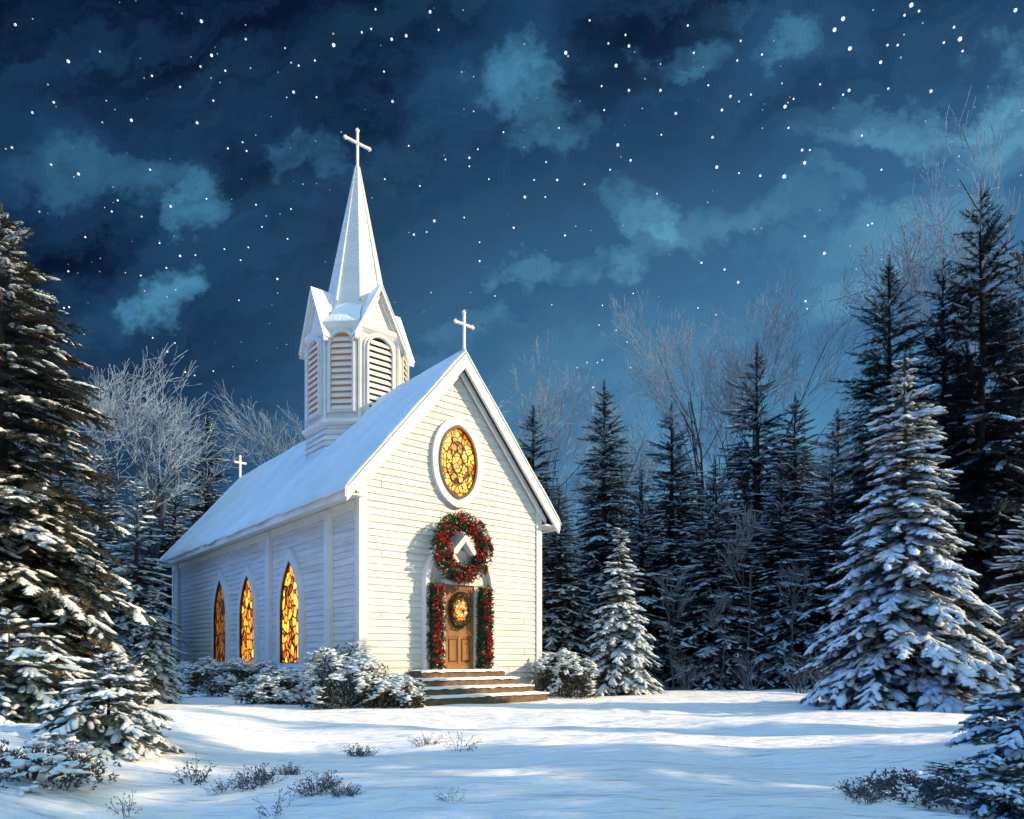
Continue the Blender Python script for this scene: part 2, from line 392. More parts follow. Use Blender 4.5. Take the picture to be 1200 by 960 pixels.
# door, its arched surround and the little hood
def arch(cx, z0, w, zs, n=14, top=None):
    P = [(cx - w, z0), (cx + w, z0)]
    return P + [(cx + w * math.cos(math.pi * i / n), zs + w * math.sin(math.pi * i / n)) for i in range(n + 1)]
ZD = .77
DC = -.07
mk('door_surround', [prism(arch(DC, ZD - .02, .98, 2.96), .0, .10, fm), ring(arch(DC, ZD - .02, .96, 2.96), arch(DC, ZD - .03, 1.08, 2.96), .0, .24, fm),
    box(DC - .56, DC - .455, -.17, -.10, ZD - .01, 2.94), box(DC + .455, DC + .56, -.17, -.10, ZD - .01, 2.94), box(DC - .60, DC + .60, -.19, -.10, 2.945, 3.06)], M['trim'], church, fix=True)
rectp = lambda x0, x1, z0, z1: [(x0, z0), (x1, z0), (x1, z1), (x0, z1)]
dz = 2.30
dparts = [box(DC - .452, DC + .452, -.125, -.10, ZD, 2.94)]
for x0, x1 in ((-.452, -.36), (.36, .452), (-.045, .045)): dparts.append(box(DC + x0, DC + x1, -.142, -.127, ZD, 1.68 if abs(x0) < .1 else 2.94))
for z0, z1 in ((ZD, ZD + .16), (1.62, 1.76), (2.83, 2.94)): dparts.append(box(DC - .358, DC + .358, -.1405, -.1275, z0, z1))
door = mk('door', dparts, M['wood'], church, fix=True)
for s in (-1, 1):
    pw = [(DC + s * .20 - .125, ZD + .21), (DC + s * .20 + .125, ZD + .21), (DC + s * .20 + .125, 1.57), (DC + s * .20 - .125, 1.57)]
    pi_ = [(DC + s * .20 - .10, ZD + .24), (DC + s * .20 + .10, ZD + .24), (DC + s * .20 + .10, 1.54), (DC + s * .20 - .10, 1.54)]
    mk('panel', [prism(pi_, .126, .135, fm), ring(pi_, pw, .126, .140, fm, 1)], [M['wood'], M['wooddark']], door, fix=True)
mk('window_frame', [ring(egg(DC, dz, .27, .42), egg(DC, dz, .33, .49), .126, .165, fm)], M['wooddark'], door, fix=True)
mk('pane', [prism(egg(DC, dz, .275, .425), .126, .136, fm)], M['glassD'], door, fix=True)
mk('handle', [box(DC + .36, DC + .40, -.20, -.145, 1.60, 1.72), box(DC + .30, DC + .40, -.215, -.19, 1.66, 1.685)], M['brass'], door, fix=True)
HX, HZ_ = -.10, 4.19
hp = [(HX, HZ_), (HX + .36, HZ_ - .40), (HX + .36, HZ_ - .50), (HX + .26, HZ_ - .50), (HX, HZ_ - .17), (HX - .26, HZ_ - .50), (HX - .36, HZ_ - .50), (HX - .36, HZ_ - .40)]
hood = mk('hood', [prism(hp, .10, .46, fm), prism([(HX, HZ_ - .21), (HX + .25, HZ_ - .50), (HX - .25, HZ_ - .50)], .10, .13, fm)], M['trim'], church, fix=True)
dm = [(HX + .24 * math.cos(t), 3.62 + .22 * math.sin(t)) for t in np.linspace(0, 2 * math.pi, 25)[:-1]]
mk('fanlight', [prism(dm, .11, .22, fm)], M['cross'], hood, fix=True)

# belfry tower and spire
TY = 5.57
def octo(dh, a, z):                        # dh half width across flats, a half width of a main face
    return [(-a, TY - dh, z), (a, TY - dh, z), (dh, TY - a, z), (dh, TY + a, z), (a, TY + dh, z), (-a, TY + dh, z), (-dh, TY + a, z), (-dh, TY - a, z)]
def loft(rings, k=0, cap=True):
    V = [p for r in rings for p in r]; n = len(rings[0]); F = []
    for q in range(len(rings) - 1):
        for i in range(n): F.append([q * n + i, q * n + (i + 1) % n, (q + 1) * n + (i + 1) % n, (q + 1) * n + i])
    if cap: F += [list(range(n))[::-1], [(len(rings) - 1) * n + i for i in range(n)]]
    return (V, F, k)
DH, AH = 1.40, .66
Z0, Z1 = 8.20, 11.05
tb = [loft([octo(DH + .02, AH + .01, 5.8), octo(DH + .02, AH + .01, 8.06)])]
zz = 5.9
while zz < 8.0:
    tb.append(loft([octo(DH + .05, AH + .024, zz), octo(DH + .025, AH + .012, min(zz + .17, 8.05))], cap=False)); zz += .17
mk('tower_base', tb, M['siding'], church, fix=True)
mk('tower_ledge', [loft([octo(DH + .05, AH + .03, 8.04), octo(DH + .15, AH + .07, 8.09), octo(DH + .15, AH + .07, 8.17), octo(DH + .04, AH + .02, 8.24)])], M['trim'], church, fix=True)
bl = [loft([octo(DH, AH, 8.1), octo(DH, AH, Z1)])]
belfry = None
dirs8 = [(0, -1), (1, 0), (0, 1), (-1, 0)]
def facemap(nx, ny, dist):                 # a to the right seen from outside, b up, d outwards
    return lambda a, b, d: (nx * (dist + d) - ny * a, TY + ny * (dist + d) + nx * a, b)
GH = 1.30
for nx, ny in dirs8:
    bl.append(prism([(-AH, Z1 - .05), (AH, Z1 - .05), (AH, Z1), (0, Z1 + GH - .08), (-AH, Z1)], -.9, 0, facemap(nx, ny, DH)))
# corner boards on every edge of the octagon
oc = octo(DH + .012, AH + .006, 0)
for (x, y, z) in oc:
    bl.append(tubes([(x, y, 8.2)], [(x, y, Z1)], [.06], [.06], 6))
belfry = mk('belfry', bl, M['paint'], church, fix=True)
chd = math.hypot(DH - AH, DH - AH) / 2
faces = [(nx, ny, DH, .40) for nx, ny in dirs8]
q_ = math.sqrt(.5); cd = (DH + AH) * q_
faces += [(nx, ny, cd, .33) for nx, ny in ((q_, -q_), (q_, q_), (-q_, q_), (-q_, -q_))]
for nx, ny, dist, hw in faces:
    mp = facemap(nx, ny, dist)
    zb, zs = 8.45, 10.78 - hw
    A, B, D = arch(0, zb, hw, zs, 12), arch(0, zb - .03, hw + .06, zs, 12), arch(0, zb - .05, hw + .13, zs, 12)
    ch = [ring(A, B, .0, .13, mp, 0), ring(B, D, .0, .07, mp, 0), prism(A, .004, .016, mp, 1)]
    z = zb + .03
    while z < zs + hw - .12:
        ww = hw - .01 if z + .1 < zs else math.sqrt(max(.001, hw * hw - (z + .1 - zs) ** 2)) - .01
        V = [mp(-ww, z, .085), mp(ww, z, .085), mp(ww, z + .13, .02), mp(-ww, z + .13, .02), mp(-ww, z + .03, .10), mp(ww, z + .03, .10), mp(ww, z + .155, .025), mp(-ww, z + .155, .025)]
        ch.append((V, BOXF, 2)); z += .185
    mk('louver_window', ch, [M['paint'], M['void'] if (nx, ny) == (0, -1) else M['lamplit'], M['trim']], belfry, fix=True)
for nx, ny in dirs8:                        # gablets
    mp = facemap(nx, ny, DH)
    e = AH + .22; ze = Z1 + GH - (GH + .02) / AH * e * .985
    top = Z1 + GH + .02
    sides = []
    for s in (-1, 1):
        sides.append(prism([(0, top), (s * e, ze), (s * e, ze - .12), (0, top - .16)], -1.25, .16, mp, 0))
        sides.append(prism([(0, top - .17), (s * (e - .10), ze + .06), (s * (e - .10), ze - .10), (0, top - .36)], .001, .07, mp, 0))
        sides.append(prism([(0, top + .055), (s * (e + .02), ze + .04), (s * (e + .02), ze - .0), (0, top + .003)], -1.25, .175, mp, 1))
    mk('gablet', sides, [M['trim'], M['snow']], belfry, fix=True)
mk('tower_cornice', [loft([octo(DH + .01, AH + .0, Z1 - .22), octo(DH + .10, AH + .02, Z1 - .10), octo(DH + .12, AH + .03, Z1 + .02), octo(DH + .10, AH + .03, Z1 + .04)])], M['trim'], church, fix=True)
SPZ = 16.75
mk('spire', [loft([octo(1.02, .43, Z1 + .3), octo(.90, .372, Z1 + 1.0), octo(.06, .025, SPZ)])], M['paint'], church, fix=True)
ribs = []
for i in range(8):
    ribs.append(tubes([octo(.905, .376, Z1 + 1.0)[i]], [octo(.06, .025, SPZ)[i]], [.035], [.016], 6))
mk('spire_ridges', ribs, M['trim'], church)
# snow lodged between the gablets at the foot of the spire
sn = []
for nx, ny in ((q_, -q_), (q_, q_), (-q_, q_), (-q_, -q_)):
    mp = facemap(nx, ny, 0); V = []; nu, nv = 9, 8
    for j in range(nv):
        t = j / (nv - 1)
        for i in range(nu):
            a = (i / (nu - 1) - .5) * 2
            d = cd + .10 - t * (cd - .80); wv = .56 * (1 - t) + .40 * t
            zv = Z1 + .06 + .72 * t ** 1.5 + .16 * math.sin(min(1, t * 3) * math.pi / 2) * (1 - .5 * a * a) + .03 * mnoise.noise((a * 3, t * 4, nx * 5 + ny))
            V.append(mp(a * wv, zv, d))
    k = (np.arange(nv - 1)[:, None] * nu + np.arange(nu - 1)[None]).ravel()
    n0 = len(V); Bv = [mp((i / (nu - 1) - .5) * 1.12, Z1 + .042, cd + .10) for i in range(nu)]
    fr_ = np.arange(nu - 1)
    sn.append((np.array(V + Bv), np.concatenate([np.stack([k, k + 1, k + nu + 1, k + nu], 1), np.stack([fr_, fr_ + n0, fr_ + n0 + 1, fr_ + 1], 1)])))
mk('spire_snow', sn, M['snow'], church, smooth=True)

def cross(cx, cy, z0, h, w, t, buds=True):
    zc = z0 + h * .68
    ch = [box(cx - t, cx + t, cy - t, cy + t, z0, z0 + h), box(cx - w, cx - t - .001, cy - t * .95, cy + t * .95, zc - t, zc + t), box(cx + t + .001, cx + w, cy - t * .95, cy + t * .95, zc - t, zc + t)]
    if buds:
        for (x, z) in ((cx - w, zc), (cx + w, zc), (cx, z0 + h)):
            for dx, dz_ in ((0, 0), (.9, 0), (-.9, 0), (0, .9), (0, -.9)):
                V, F = ICO1
                ch.append((V * t * 1.4 + np.array([x + dx * t * 1.1, cy, z + dz_ * t * 1.1]), F))
        V, F = ICO1
        ch.append((V * t * 2.4 + np.array([cx, cy, z0 + t]), F))
    return ch
def ico(sub):
    bm = bmesh.new(); bmesh.ops.create_icosphere(bm, subdivisions=sub, radius=1)
    bm.verts.index_update()
    V = np.array([v.co[:] for v in bm.verts]); F = np.array([[v.index for v in f.verts] for f in bm.faces]); bm.free(); return V, F
ICO1, ICO2 = ico(1), ico(2)
mk('cross', cross(0, TY, SPZ - .1, 1.28, .42, .034), M['cross'], church)
mk('cross', cross(0, YF + .02, ZR, .98, .27, .028), M['cross'], church)
mk('cross', cross(0, YB - .1, ZR, 1.0, .26, .042, False), M['cross'], church)

# ------------------------------------------------------------------ steps
stp = thing('entrance_steps', 'four wide brown stone steps edged with snow below the church door', 'steps', (CH_LOC[0] - .18, CH_LOC[1] - .15, 0), ANG)
for i in range(4):
    z1 = ZD - .02 - .19 * i; yf = -.62 - .34 * i; w = 1.28 + .19 * i; yb = -.06 if i == 0 else -.62 - .34 * (i - 1) + .05
    s = mk('step', [box(-w, w, yf, yb if i == 0 else -.07, z1 - .19 - (.3 if i == 3 else 0), z1 - .002 * i)], M['stone'], stp)
    # snow on the tread: soft sheet with uneven front lip
    nu, nv = 60, 7; V = []
    for j in range(nv):
        for q in range(nu):
            x = -w - .03 + (2 * w + .06) * q / (nu - 1); t = j / (nv - 1)
            y = yf - .035 + .02 * mnoise.noise((x * 3, i * 5, 0)) + (yb - yf + .03) * t
            e = min(q, nu - 1 - q)
            h = .036 + .016 * mnoise.noise((x * 2.2, y * 3, i)) + .012 * mnoise.noise((x * 7, y * 7, i))
            h *= .55 + .45 * min(1, e / 3)
            if j == 0: h = -.018 + .03 * mnoise.noise((x * 5, i * 3, 2))
            if j == 1: h *= .8; y = yf - .03
            V.append((x, y, z1 + h))
    k = (np.arange(nv - 1)[:, None] * nu + np.arange(nu - 1)[None]).ravel()
    mk('snow_cap', [(np.array(V), np.stack([k, k + 1, k + nu + 1, k + nu], 1))], M['snow'], s, smooth=True)

# ------------------------------------------------------------------ greenery on the door
LEAF = (np.array([(0, 0, 0), (.45, .22, .06), (1, 0, -.02), (.45, -.22, .06)]), np.array([[0, 1, 2, 3]]))
def sprays(rng, P, out, n_each, ln, wd):
    P = np.repeat(P, n_each, 0); out = np.repeat(out, n_each, 0)
    d = norm(out * .9 + rng.normal(size=P.shape) * .75)
    k = len(P); s = np.stack([rng.uniform(.6, 1.25, k) * ln, rng.uniform(.7, 1.2, k) * wd, np.full(k, ln)], 1)
    return inst(*LEAF, frames(d, s, rng.uniform(0, 6.28, k)), P)
def flowers(rng, P, out, size):
    """clusters of red petals round each centre"""
    n = 7
    P2 = np.repeat(P, n, 0); o2 = np.repeat(out, n, 0); k = len(P2)
    d = norm(rng.normal(size=P2.shape) * 1.0 + o2 * .55)
    sz = np.repeat(rng.uniform(.7, 1.25, len(P)), n) * size
    return inst(*LEAF, frames(d, np.stack([sz, sz * 1.5, sz], 1), rng.uniform(0, 6.28, k)), P2)
FLW = []
def put_flowers(rng, P, size, parent):
    if not FLW:
        for q in range(4):
            V, F, _ = flowers(np.random.default_rng(40 + q), np.zeros((1, 3)), np.array([[0, -1.0, 0]]), 1.0)
            me = bpy.data.meshes.new('red_flower'); me.from_pydata(V.tolist(), [], F.tolist()); me.materials.append(M['berry']); FLW.append(me)
    for i, p in enumerate(P):
        o = bpy.data.objects.new('red_flower', FLW[i % 4]); C.objects.link(o); o.parent = parent
        k = size * rng.uniform(.75, 1.3); o.location = p; o.scale = (k, k, k); o.rotation_euler = (rng.uniform(-.3, .3), rng.uniform(0, 6.28), rng.uniform(-.4, .4))
def berries(rng, P, size):
    s = rng.uniform(.6, 1.2, len(P)) * size
    return inst(ICO1[0], ICO1[1], np.eye(3)[None] * s[:, None, None], P)

def make_wreath(name, label, cx, cz, Rr, rr, depth, squash, seed, nf, fs, ln):
    rng = np.random.default_rng(seed)
    t = thing(name, label, 'wreath', CH_LOC, ANG)
    n = int(1500 * Rr / .64); a = rng.uniform(0, 6.283, n); b = rng.uniform(0, 6.283, n); q = np.sqrt(rng.uniform(.25, 1, n)) * rr * rng.uniform(.8, 1.08, n)
    def pt(a, b, q):
        rad = Rr + q * np.cos(b)
        return np.stack([cx + rad * np.cos(a), -depth - q * np.sin(b) * .75, cz + rad * np.sin(a) * squash], 1)
    P = pt(a, b, q); o = norm(P - pt(a, b * 0, q * 0))
    o = norm(o + .5 * np.stack([-np.sin(a), 0 * a, np.cos(a)], 1) * rng.choice([-1, 1], n)[:, None])
    core = [(pt(np.array([u]), np.array([v]), np.array([rr * .55]))[0]) for u in np.linspace(0, 6.283, 33)[:-1] for v in np.linspace(0, 6.283, 9)[:-1]]
    i = np.arange(32)[:, None]; j = np.arange(8)[None]
    cf = np.stack([i * 8 + j, ((i + 1) % 32) * 8 + j, ((i + 1) % 32) * 8 + (j + 1) % 8, i * 8 + (j + 1) % 8], 2).reshape(-1, 4)
    mk('greens', [(np.array(core), cf), sprays(rng, P, o, 3, ln, ln * .5)], M['pine'], t)
    a = rng.uniform(0, 6.283, nf) ; b = rng.uniform(.25, 2.9, nf)
    P = pt(a, b, np.full(nf, rr * .98)); o = np.tile(np.array([[0, -1.0, 0]]), (nf, 1))
    put_flowers(rng, P, fs, t)
    mk('red_berries', [berries(rng, pt(rng.uniform(0, 6.283, nf * 2), rng.uniform(.2, 2.9, nf * 2), np.full(nf * 2, rr * 1.04)), fs * .28)], M['berry'], t)['kind'] = 'stuff'
    mk('pale_berries', [berries(rng, pt(rng.uniform(0, 6.283, nf), rng.uniform(.2, 2.9, nf), np.full(nf, rr * 1.06)), fs * .24)], M['pink'], t)['kind'] = 'stuff'
    return t
make_wreath('wreath', 'large evergreen wreath with red flowers hanging above the church door',   -.16, 3.86, .66, .24, .40, 1.0, 11, 62, .085, .115)
make_wreath('wreath', 'small lit oval wreath hanging on the wooden church door', DC, dz, .27, .062, .21, 1.38, 12, 22, .038, .06)

def make_garland(label, cx, seed):
    rng = np.random.default_rng(seed)
    t = thing('garland', label, 'garland', CH_LOC, ANG, 'garlands flanking the church door')
    n = 1100; z = rng.uniform(ZD + .06, 2.93, n); a = rng.uniform(0, 6.283, n); q = np.sqrt(rng.uniform(.1, 1, n))
    P = np.stack([cx +   .215 * q * np.cos(a), -.30 + .13 * q * np.sin(a), z], 1)
    o = norm(np.stack([np.cos(a), np.sin(a), rng.uniform(-.8, .3, n)], 1))
    core = prism([(cx - .13, ZD + .04), (cx + .13, ZD + .04), (cx + .13, 2.9), (cx - .13, 2.9)], .2, .36, fm)
    mk('greens', [core, sprays(rng, P, o, 3, .11, .05)], M['pine'], t)
    nf = 34; P = np.stack([cx + rng.uniform(-.14, .14, nf), rng.uniform(-.45, -.40, nf), rng.uniform(ZD + .12, 2.85, nf)], 1)
    o = np.tile(np.array([[0, -1.0, 0]]), (nf, 1))
    P2 = np.stack([cx + rng.uniform(-.2, .2, 60), rng.uniform(-.46, -.38, 60), rng.uniform(ZD + .1, 2.9, 60)], 1)
    put_flowers(rng, P, .08, t); mk('red_berries', [berries(rng, P2, .024)], M['berry'], t)['kind'] = 'stuff'
    mk('pale_berries', [berries(rng, P2[:24] + np.array([.03, -.02, .02]), .02)], M['pink'], t)['kind'] = 'stuff'
make_garland('red flowered evergreen garland beside the door, on the hinge side nearer the windowed wall', -.88, 21)
make_garland('red flowered evergreen garland beside the door, on the side of the single round shrub', .64, 22)

# ------------------------------------------------------------------ trees
def needle_template(n=15, seed=1):
    rg = np.random.default_rng(seed); V, F = [], []
    for i in range(n):
        x = i / n
        for s in (-1, 1, 0):
            ln = (.34 - .16 * x) * rg.uniform(.75, 1.2); w = .085
            dx = rg.uniform(.45, .8) * ln; dy = s * ln * rg.uniform(.7, 1) + (rg.uniform(-.1, .1) if s == 0 else 0); dz_ = rg.uniform(-.12, .25) * ln if s else ln * rg.choice([.6, -.5])
            q = len(V); V += [(x - w / 2, 0, 0), (x + w / 2, 0, 0), (x + dx, dy, dz_)]; F.append([q, q + 1, q + 2])
    return np.array(V), np.array(F)
NT = needle_template()
NTL = needle_template(9, 4)
def lump_template(seed, sides=6):
    rg = np.random.default_rng(seed); V, F = [], []
    prof = ((0, .12), (.12, .7), (.4, 1), (.72, .85), (.94, .45), (1.03, .06))
    for x, r in prof:
        for i in range(sides):
            a = 2 * math.pi * i / sides; rr = r * rg.uniform(.8, 1.2)
            z = math.sin(a) * rr
            V.append((x + rg.uniform(-.03, .03), math.cos(a) * rr, max(z, -.35 * r)))
    for q in range(len(prof) - 1):
        for i in range(sides): F.append([q * sides + i, q * sides + (i + 1) % sides, (q + 1) * sides + (i + 1) % sides, (q + 1) * sides + i])
    return np.array(V), np.array(F)
LT = [lump_template(s) for s in (3, 4, 5)]
def snowcomb_template(n=9, seed=2):
    rg = np.random.default_rng(seed); V, F = [], []
    for i in range(n):
        x = i / n
        for s in (-1, 1):
            ln = (.34 - .17 * x) * rg.uniform(.6, 1.15); w = .13 * rg.uniform(.7, 1.2); dx = rg.uniform(.5, .9) * ln
            y, z0 = s * ln, rg.uniform(-.05, .06)
            q = len(V); V += [(x - w / 2, 0, .05), (x + w / 2, 0, .05), (x + dx + w * .2, y, z0), (x + dx - w * .3, y * .9, z0 - .02), (x + dx * .5, y * .5, .10)]
            F += [[q, q + 1, q + 4], [q + 1, q + 2, q + 4], [q + 2, q + 3, q + 4], [q + 3, q, q + 4]]
    return np.array(V), np.array(F)
SC = snowcomb_template()

def conifer(seed, H, Rb, whorls, per, droop=.45, snow=.8, seg=.34, sp=.17, zs=.06, power=.85, gap=.05, sw=.32, sh=.2, ragged=.3, nt=None, lift=.75, tw=.40, comb=.85):
    rng = np.random.default_rng(seed)
    P, D, Ln, TT = [], [], [], []; bsn = 1
    lean = rng.uniform(0, 6.28)
    for i in range(whorls):
        hf = zs + (1 - zs) * (i / (whorls - 1)) ** .93 * .985
        ph0 = rng.uniform(0, 6.28)
        for k in range(max(4, int(per * (1.15 - .45 * hf)))):
            if rng.uniform() < gap: continue
            zb = H * hf + rng.uniform(-.5, .5) * H / whorls
            phi = ph0 + k * 2 * math.pi / per + rng.uniform(-.35, .35)
            l = Rb * ((1 - hf) ** power) * rng.uniform(1 - ragged, 1 + ragged * .55) + .03 * Rb
            a = -.12 + lift * hf ** 2 + rng.uniform(-.08, .1); d = droop * (1.05 - .75 * hf) * rng.uniform(.75, 1.2)
            bsn = rng.uniform(.35, 1.15) * snow; n = max(3, int(l / sp)); t = np.linspace(.06, 1, n)
            pts = np.stack([np.cos(phi) * l * t, np.sin(phi) * l * t, zb + l * (a * t - d * t * t + .16 * d * t ** 4)], 1)
            pts[:, :2] += rng.normal(size=(n, 2)) * .02 * l
            dd = norm(np.gradient(pts, axis=0))
            st = np.linalg.norm(pts[1] - pts[0])
            for q in range(n):
                P.append(pts[q]); D.append(dd[q]); Ln.append(max(st * 1.5, .16)); TT.append(bsn * (.55 + .6 * t[q]))
                if t[q] < .12: continue
                lt = min(tw * l * (1.04 - t[q]) * min(1, t[q] * 3 + .3) + .09, 1.1)
                for s in (-1, 1):
                    ll = lt * rng.uniform(.65, 1.2); ns = max(1, int(round(ll / seg)))
                    an = s * rng.uniform(.65, 1.05); c, si = math.cos(an), math.sin(an)
                    x, y, z = dd[q]; dv = np.array([x * c - y * si, x * si + y * c, z * .7 - rng.uniform(.02, .3)]); dv /= np.linalg.norm(dv)
                    p = pts[q].copy()
                    for g in range(ns):
                        P.append(p.copy()); D.append(dv.copy()); Ln.append(ll / ns * 1.25); TT.append(bsn * (.5 + .6 * t[q]) * (1 - .35 * g / ns))
                        p = p + dv * ll / ns; dv = dv + np.array([x, y, -.12]) * .18; dv /= np.linalg.norm(dv)
    # leader
    for z in np.linspace(H * .93, H, 5):
        P.append(np.array([0, 0, z])); D.append(np.array([.02, 0, 1.0])); Ln.append(H * .035); TT.append(snow)
    P, D, Ln = np.array(P), np.array(D), np.array(Ln); k = len(P)
    T = nt or NT
    s = np.stack([Ln * rng.uniform(.9, 1.15, k), Ln * rng.uniform(.8, 1.1, k), Ln * rng.uniform(.7, 1.1, k)], 1)
    fol = [inst(*T, frames(D, s, rng.normal(size=k) * .3), P)]
    sn = []
    sel = (rng.uniform(size=k) < np.array(TT)) & (np.abs(D[:, 2]) < .93)
    clump = np.array([mnoise.noise((p[0] * 1.4, p[1] * 1.4, p[2] * 2.2 + seed)) for p in P])
    sel &= clump > (-.55 + (1 - snow) * .7)
    which = rng.integers(0, 3, k)
    for w in range(3):
        m = sel & (which == w); q = int(m.sum())
        if not q: continue
        ln = Ln[m] * rng.uniform(.8, 1.1, q); wd = np.clip(ln, .12, .5) * sw * rng.uniform(.6, 1.25, q); hh = np.clip(ln, .12, .5) * sh * rng.uniform(.6, 1.2, q)
        sn.append(inst(*LT[w], frames(D[m], np.stack([ln * .9, wd * .62, hh * .8], 1)), P[m] + np.array([0, 0, 1.0]) * (hh * .3)[:, None]))
        sn.append(inst(*SC, frames(D[m], np.stack([ln, ln * comb * rng.uniform(.8, 1.1, q), ln * .8], 1), rng.normal(size=q) * .2), P[m] + np.array([0, 0, 1.0]) * (hh * .45)[:, None]))
    nt_ = 14; zsn = np.linspace(-.15, H * .97, nt_); rad = (.028 * H ** .9) * (1 - zsn / H * .96).clip(.04) * 1.0
    bx = np.stack([.03 * np.sin(zsn * 1.3), .03 * np.cos(zsn * 1.1), zsn], 1)
    tr = [tubes(bx[:-1], bx[1:], rad[:-1], rad[1:], 8)]
    return tr, fol, sn

def make_conifer(name, label, cat, parts, mats, loc, rz=0, scale=(1, 1, 1), group=None):
    t = thing(name, label, cat, loc, rz, group, scale)
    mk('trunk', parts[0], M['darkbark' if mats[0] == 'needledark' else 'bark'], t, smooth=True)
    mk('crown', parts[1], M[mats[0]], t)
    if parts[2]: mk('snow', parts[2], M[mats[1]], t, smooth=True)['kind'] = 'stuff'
    return t

def at(px, Y): return ((px - 600) / F_PX * Y, Y)
def top(ty, Y): return (HZ - ty) / F_PX * Y + CAMZ
def gloc(px, Y, dz_=0):
    x, y = at(px, Y); return (x, y, gz(x, y) + dz_)

# near trees, each its own
BIG = conifer(101, 7.7, 2.35, 31, 11, .58, 1.2, .26, .13, .05, 1.02, .05, .44, .26, .25, comb=1.15, lift=.42)
make_conifer('spruce', 'tall broad spruce heavy with pale snow at the forest edge, biggest of the snowy ones', 'spruce tree', BIG, ('needle', 'treesnow'), gloc(1060, 15.5))
MIDS = conifer(102, 4.6, 1.32, 24, 10, .50, 1.25, .20, .10, .06, 1.05, .04, .44, .26, .22, comb=1.15, lift=.42)
sm_spruce = make_conifer('spruce', 'small snowy spruce between the round shrub and the dark woods', 'spruce tree', MIDS, ('needle', 'treesnow'), gloc(727, 20.8), 0, (1.05, 1.05, 1.06))
OLD = conifer(103, 9.35, 2.75, 33, 11, .52, .48, .26, .125, .07, .66, .08, .34, .22, .55, lift=.45, comb=1.1, tw=.50)
make_conifer('spruce', 'huge old spruce with rusty brown sprays and snow, cut off by the picture edge', 'spruce tree', OLD, ('rusty', 'treesnow'), gloc(2, 13.6), .6)
dup(sm_spruce, 'slim young spruce with light snow standing by the far corner of the windowed wall', gloc(179, 17.2), 1.3, (.58, .58, .63))
E_ = conifer(104, 7.2, 1.8, 26, 9, .45, .95, .30, .17, .05, .85, .05, .38, .24, .25, nt=NTL)
e_sp = make_conifer('spruce', 'mid sized frosty spruce rising behind the slim young spruce', 'spruce tree', E_, ('needle', 'treesnow'), gloc(160, 25.0))
dup(e_sp, 'frosty narrow spruce close behind the biggest snowy spruce, among the black spruces', gloc(1166, 24.0), 2.2, (.85, .85, 1.02))
dup(e_sp, 'snow dusted spruce with boughs crossing the picture edge beyond the big snowy spruce', gloc(1212, 16.0), 4.0, (.75, .75, .62))

# the dark forest: four kinds of crown, shared by copies
DK = [conifer(201, 13.0, 2.6, 42, 10, .42, .80, .40, .19, .03, .80, .10, .28, .15, .42, nt=NTL, tw=.48, comb=.8),
      conifer(202, 13.0, 3.1, 38, 10, .38, .76, .42, .20, .03, .92, .14, .28, .15, .52, nt=NTL, tw=.48, comb=.8),
      conifer(203, 13.0, 2.3, 44, 10, .48, .82, .38, .185, .02, .78, .07, .28, .15, .34, nt=NTL, tw=.50, comb=.8),
      conifer(204, 12.0, 3.0, 44, 11, .36, .28, .42, .185, .05, .84, .16, .22, .12, .60, nt=NTL, tw=.52, comb=.6)]
PROTO = {}
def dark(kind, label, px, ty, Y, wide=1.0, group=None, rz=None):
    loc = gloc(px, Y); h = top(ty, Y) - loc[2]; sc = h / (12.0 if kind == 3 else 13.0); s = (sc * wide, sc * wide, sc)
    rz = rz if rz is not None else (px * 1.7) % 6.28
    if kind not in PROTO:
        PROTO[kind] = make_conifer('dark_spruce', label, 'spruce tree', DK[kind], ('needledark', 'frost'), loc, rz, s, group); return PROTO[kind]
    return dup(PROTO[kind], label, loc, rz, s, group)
G = 'dark spruces of the forest edge'
for a in ((0, 'dark spruce whose tip shows between the church gable and the pale bare trees', 625, 485, 29.5),
          (2, 'slender dark spruce standing straight behind the small snowy spruce', 708, 457, 27.5),
          (0, 'dark spruce half way between the small snowy spruce and the tall twiggy bare tree', 787, 480, 28.5),
          (1, 'dark spruce with a tall bare tree rising directly out of it', 887, 415, 27.5),
          (2, 'narrow dark spruce next to the one wrapped in bare branches', 932, 470, 29.5),
          (3, 'black ragged spruce left of the two tallest, over the snowy giant', 1042, 315, 25.5, .85),
          (3, 'black broad spruce in the middle of the three tall ragged ones', 1106, 308, 26.5, .9),
          (3, 'tallest black spruce, its tip inside a pale bare crown', 1150, 228, 24.0, .75),
          (3, 'black spruce cut by the picture edge next to the tallest one', 1212, 262, 26.0, .8),
          (0, 'dark spruce behind the church roof near the rear cross', 243, 488, 36.0),
          (1, 'dark lower spruce peering over the rear of the church roof', 205, 545, 33.0)):
    dark(*a, group=G)
G2 = 'middle rank of the forest'
for a in ((2, 'low dark spruce nearest to the church wall behind the round shrub', 655, 575, 25.5, 1.35),
          (1, 'low dark spruce filling the gap behind the small snowy spruce', 752, 560, 26.0, 1.25),
          (0, 'low frosty dark spruce below the twiggy vase shaped bare tree', 838, 545, 25.5, 1.35),
          (2, 'low dark spruce standing before the narrow one wrapped in twigs', 915, 560, 25.0, 1.5),
          (1, 'low dark spruce beside the snowy giant, towards the church', 975, 540, 24.5, 1.3),
          (0, 'dark spruce hidden for the most part behind the snowy giant', 1075, 480, 22.8, 1.2),
          (2, 'dark spruce at the picture edge behind the snow dusted boughs', 1195, 470, 24.5, 1.1),
          (1, 'dark spruce deep in the shadow behind the huge old spruce', 70, 520, 22.0, 1.3),
          (0, 'dark spruce under the pale bare crown near the huge old spruce', 118, 560, 26.0, 1.3)):
    dark(*a, group=G2)
rg = random.Random(5)
FL = 'dark spruce deep in the forest, far behind the first ranks of trees'
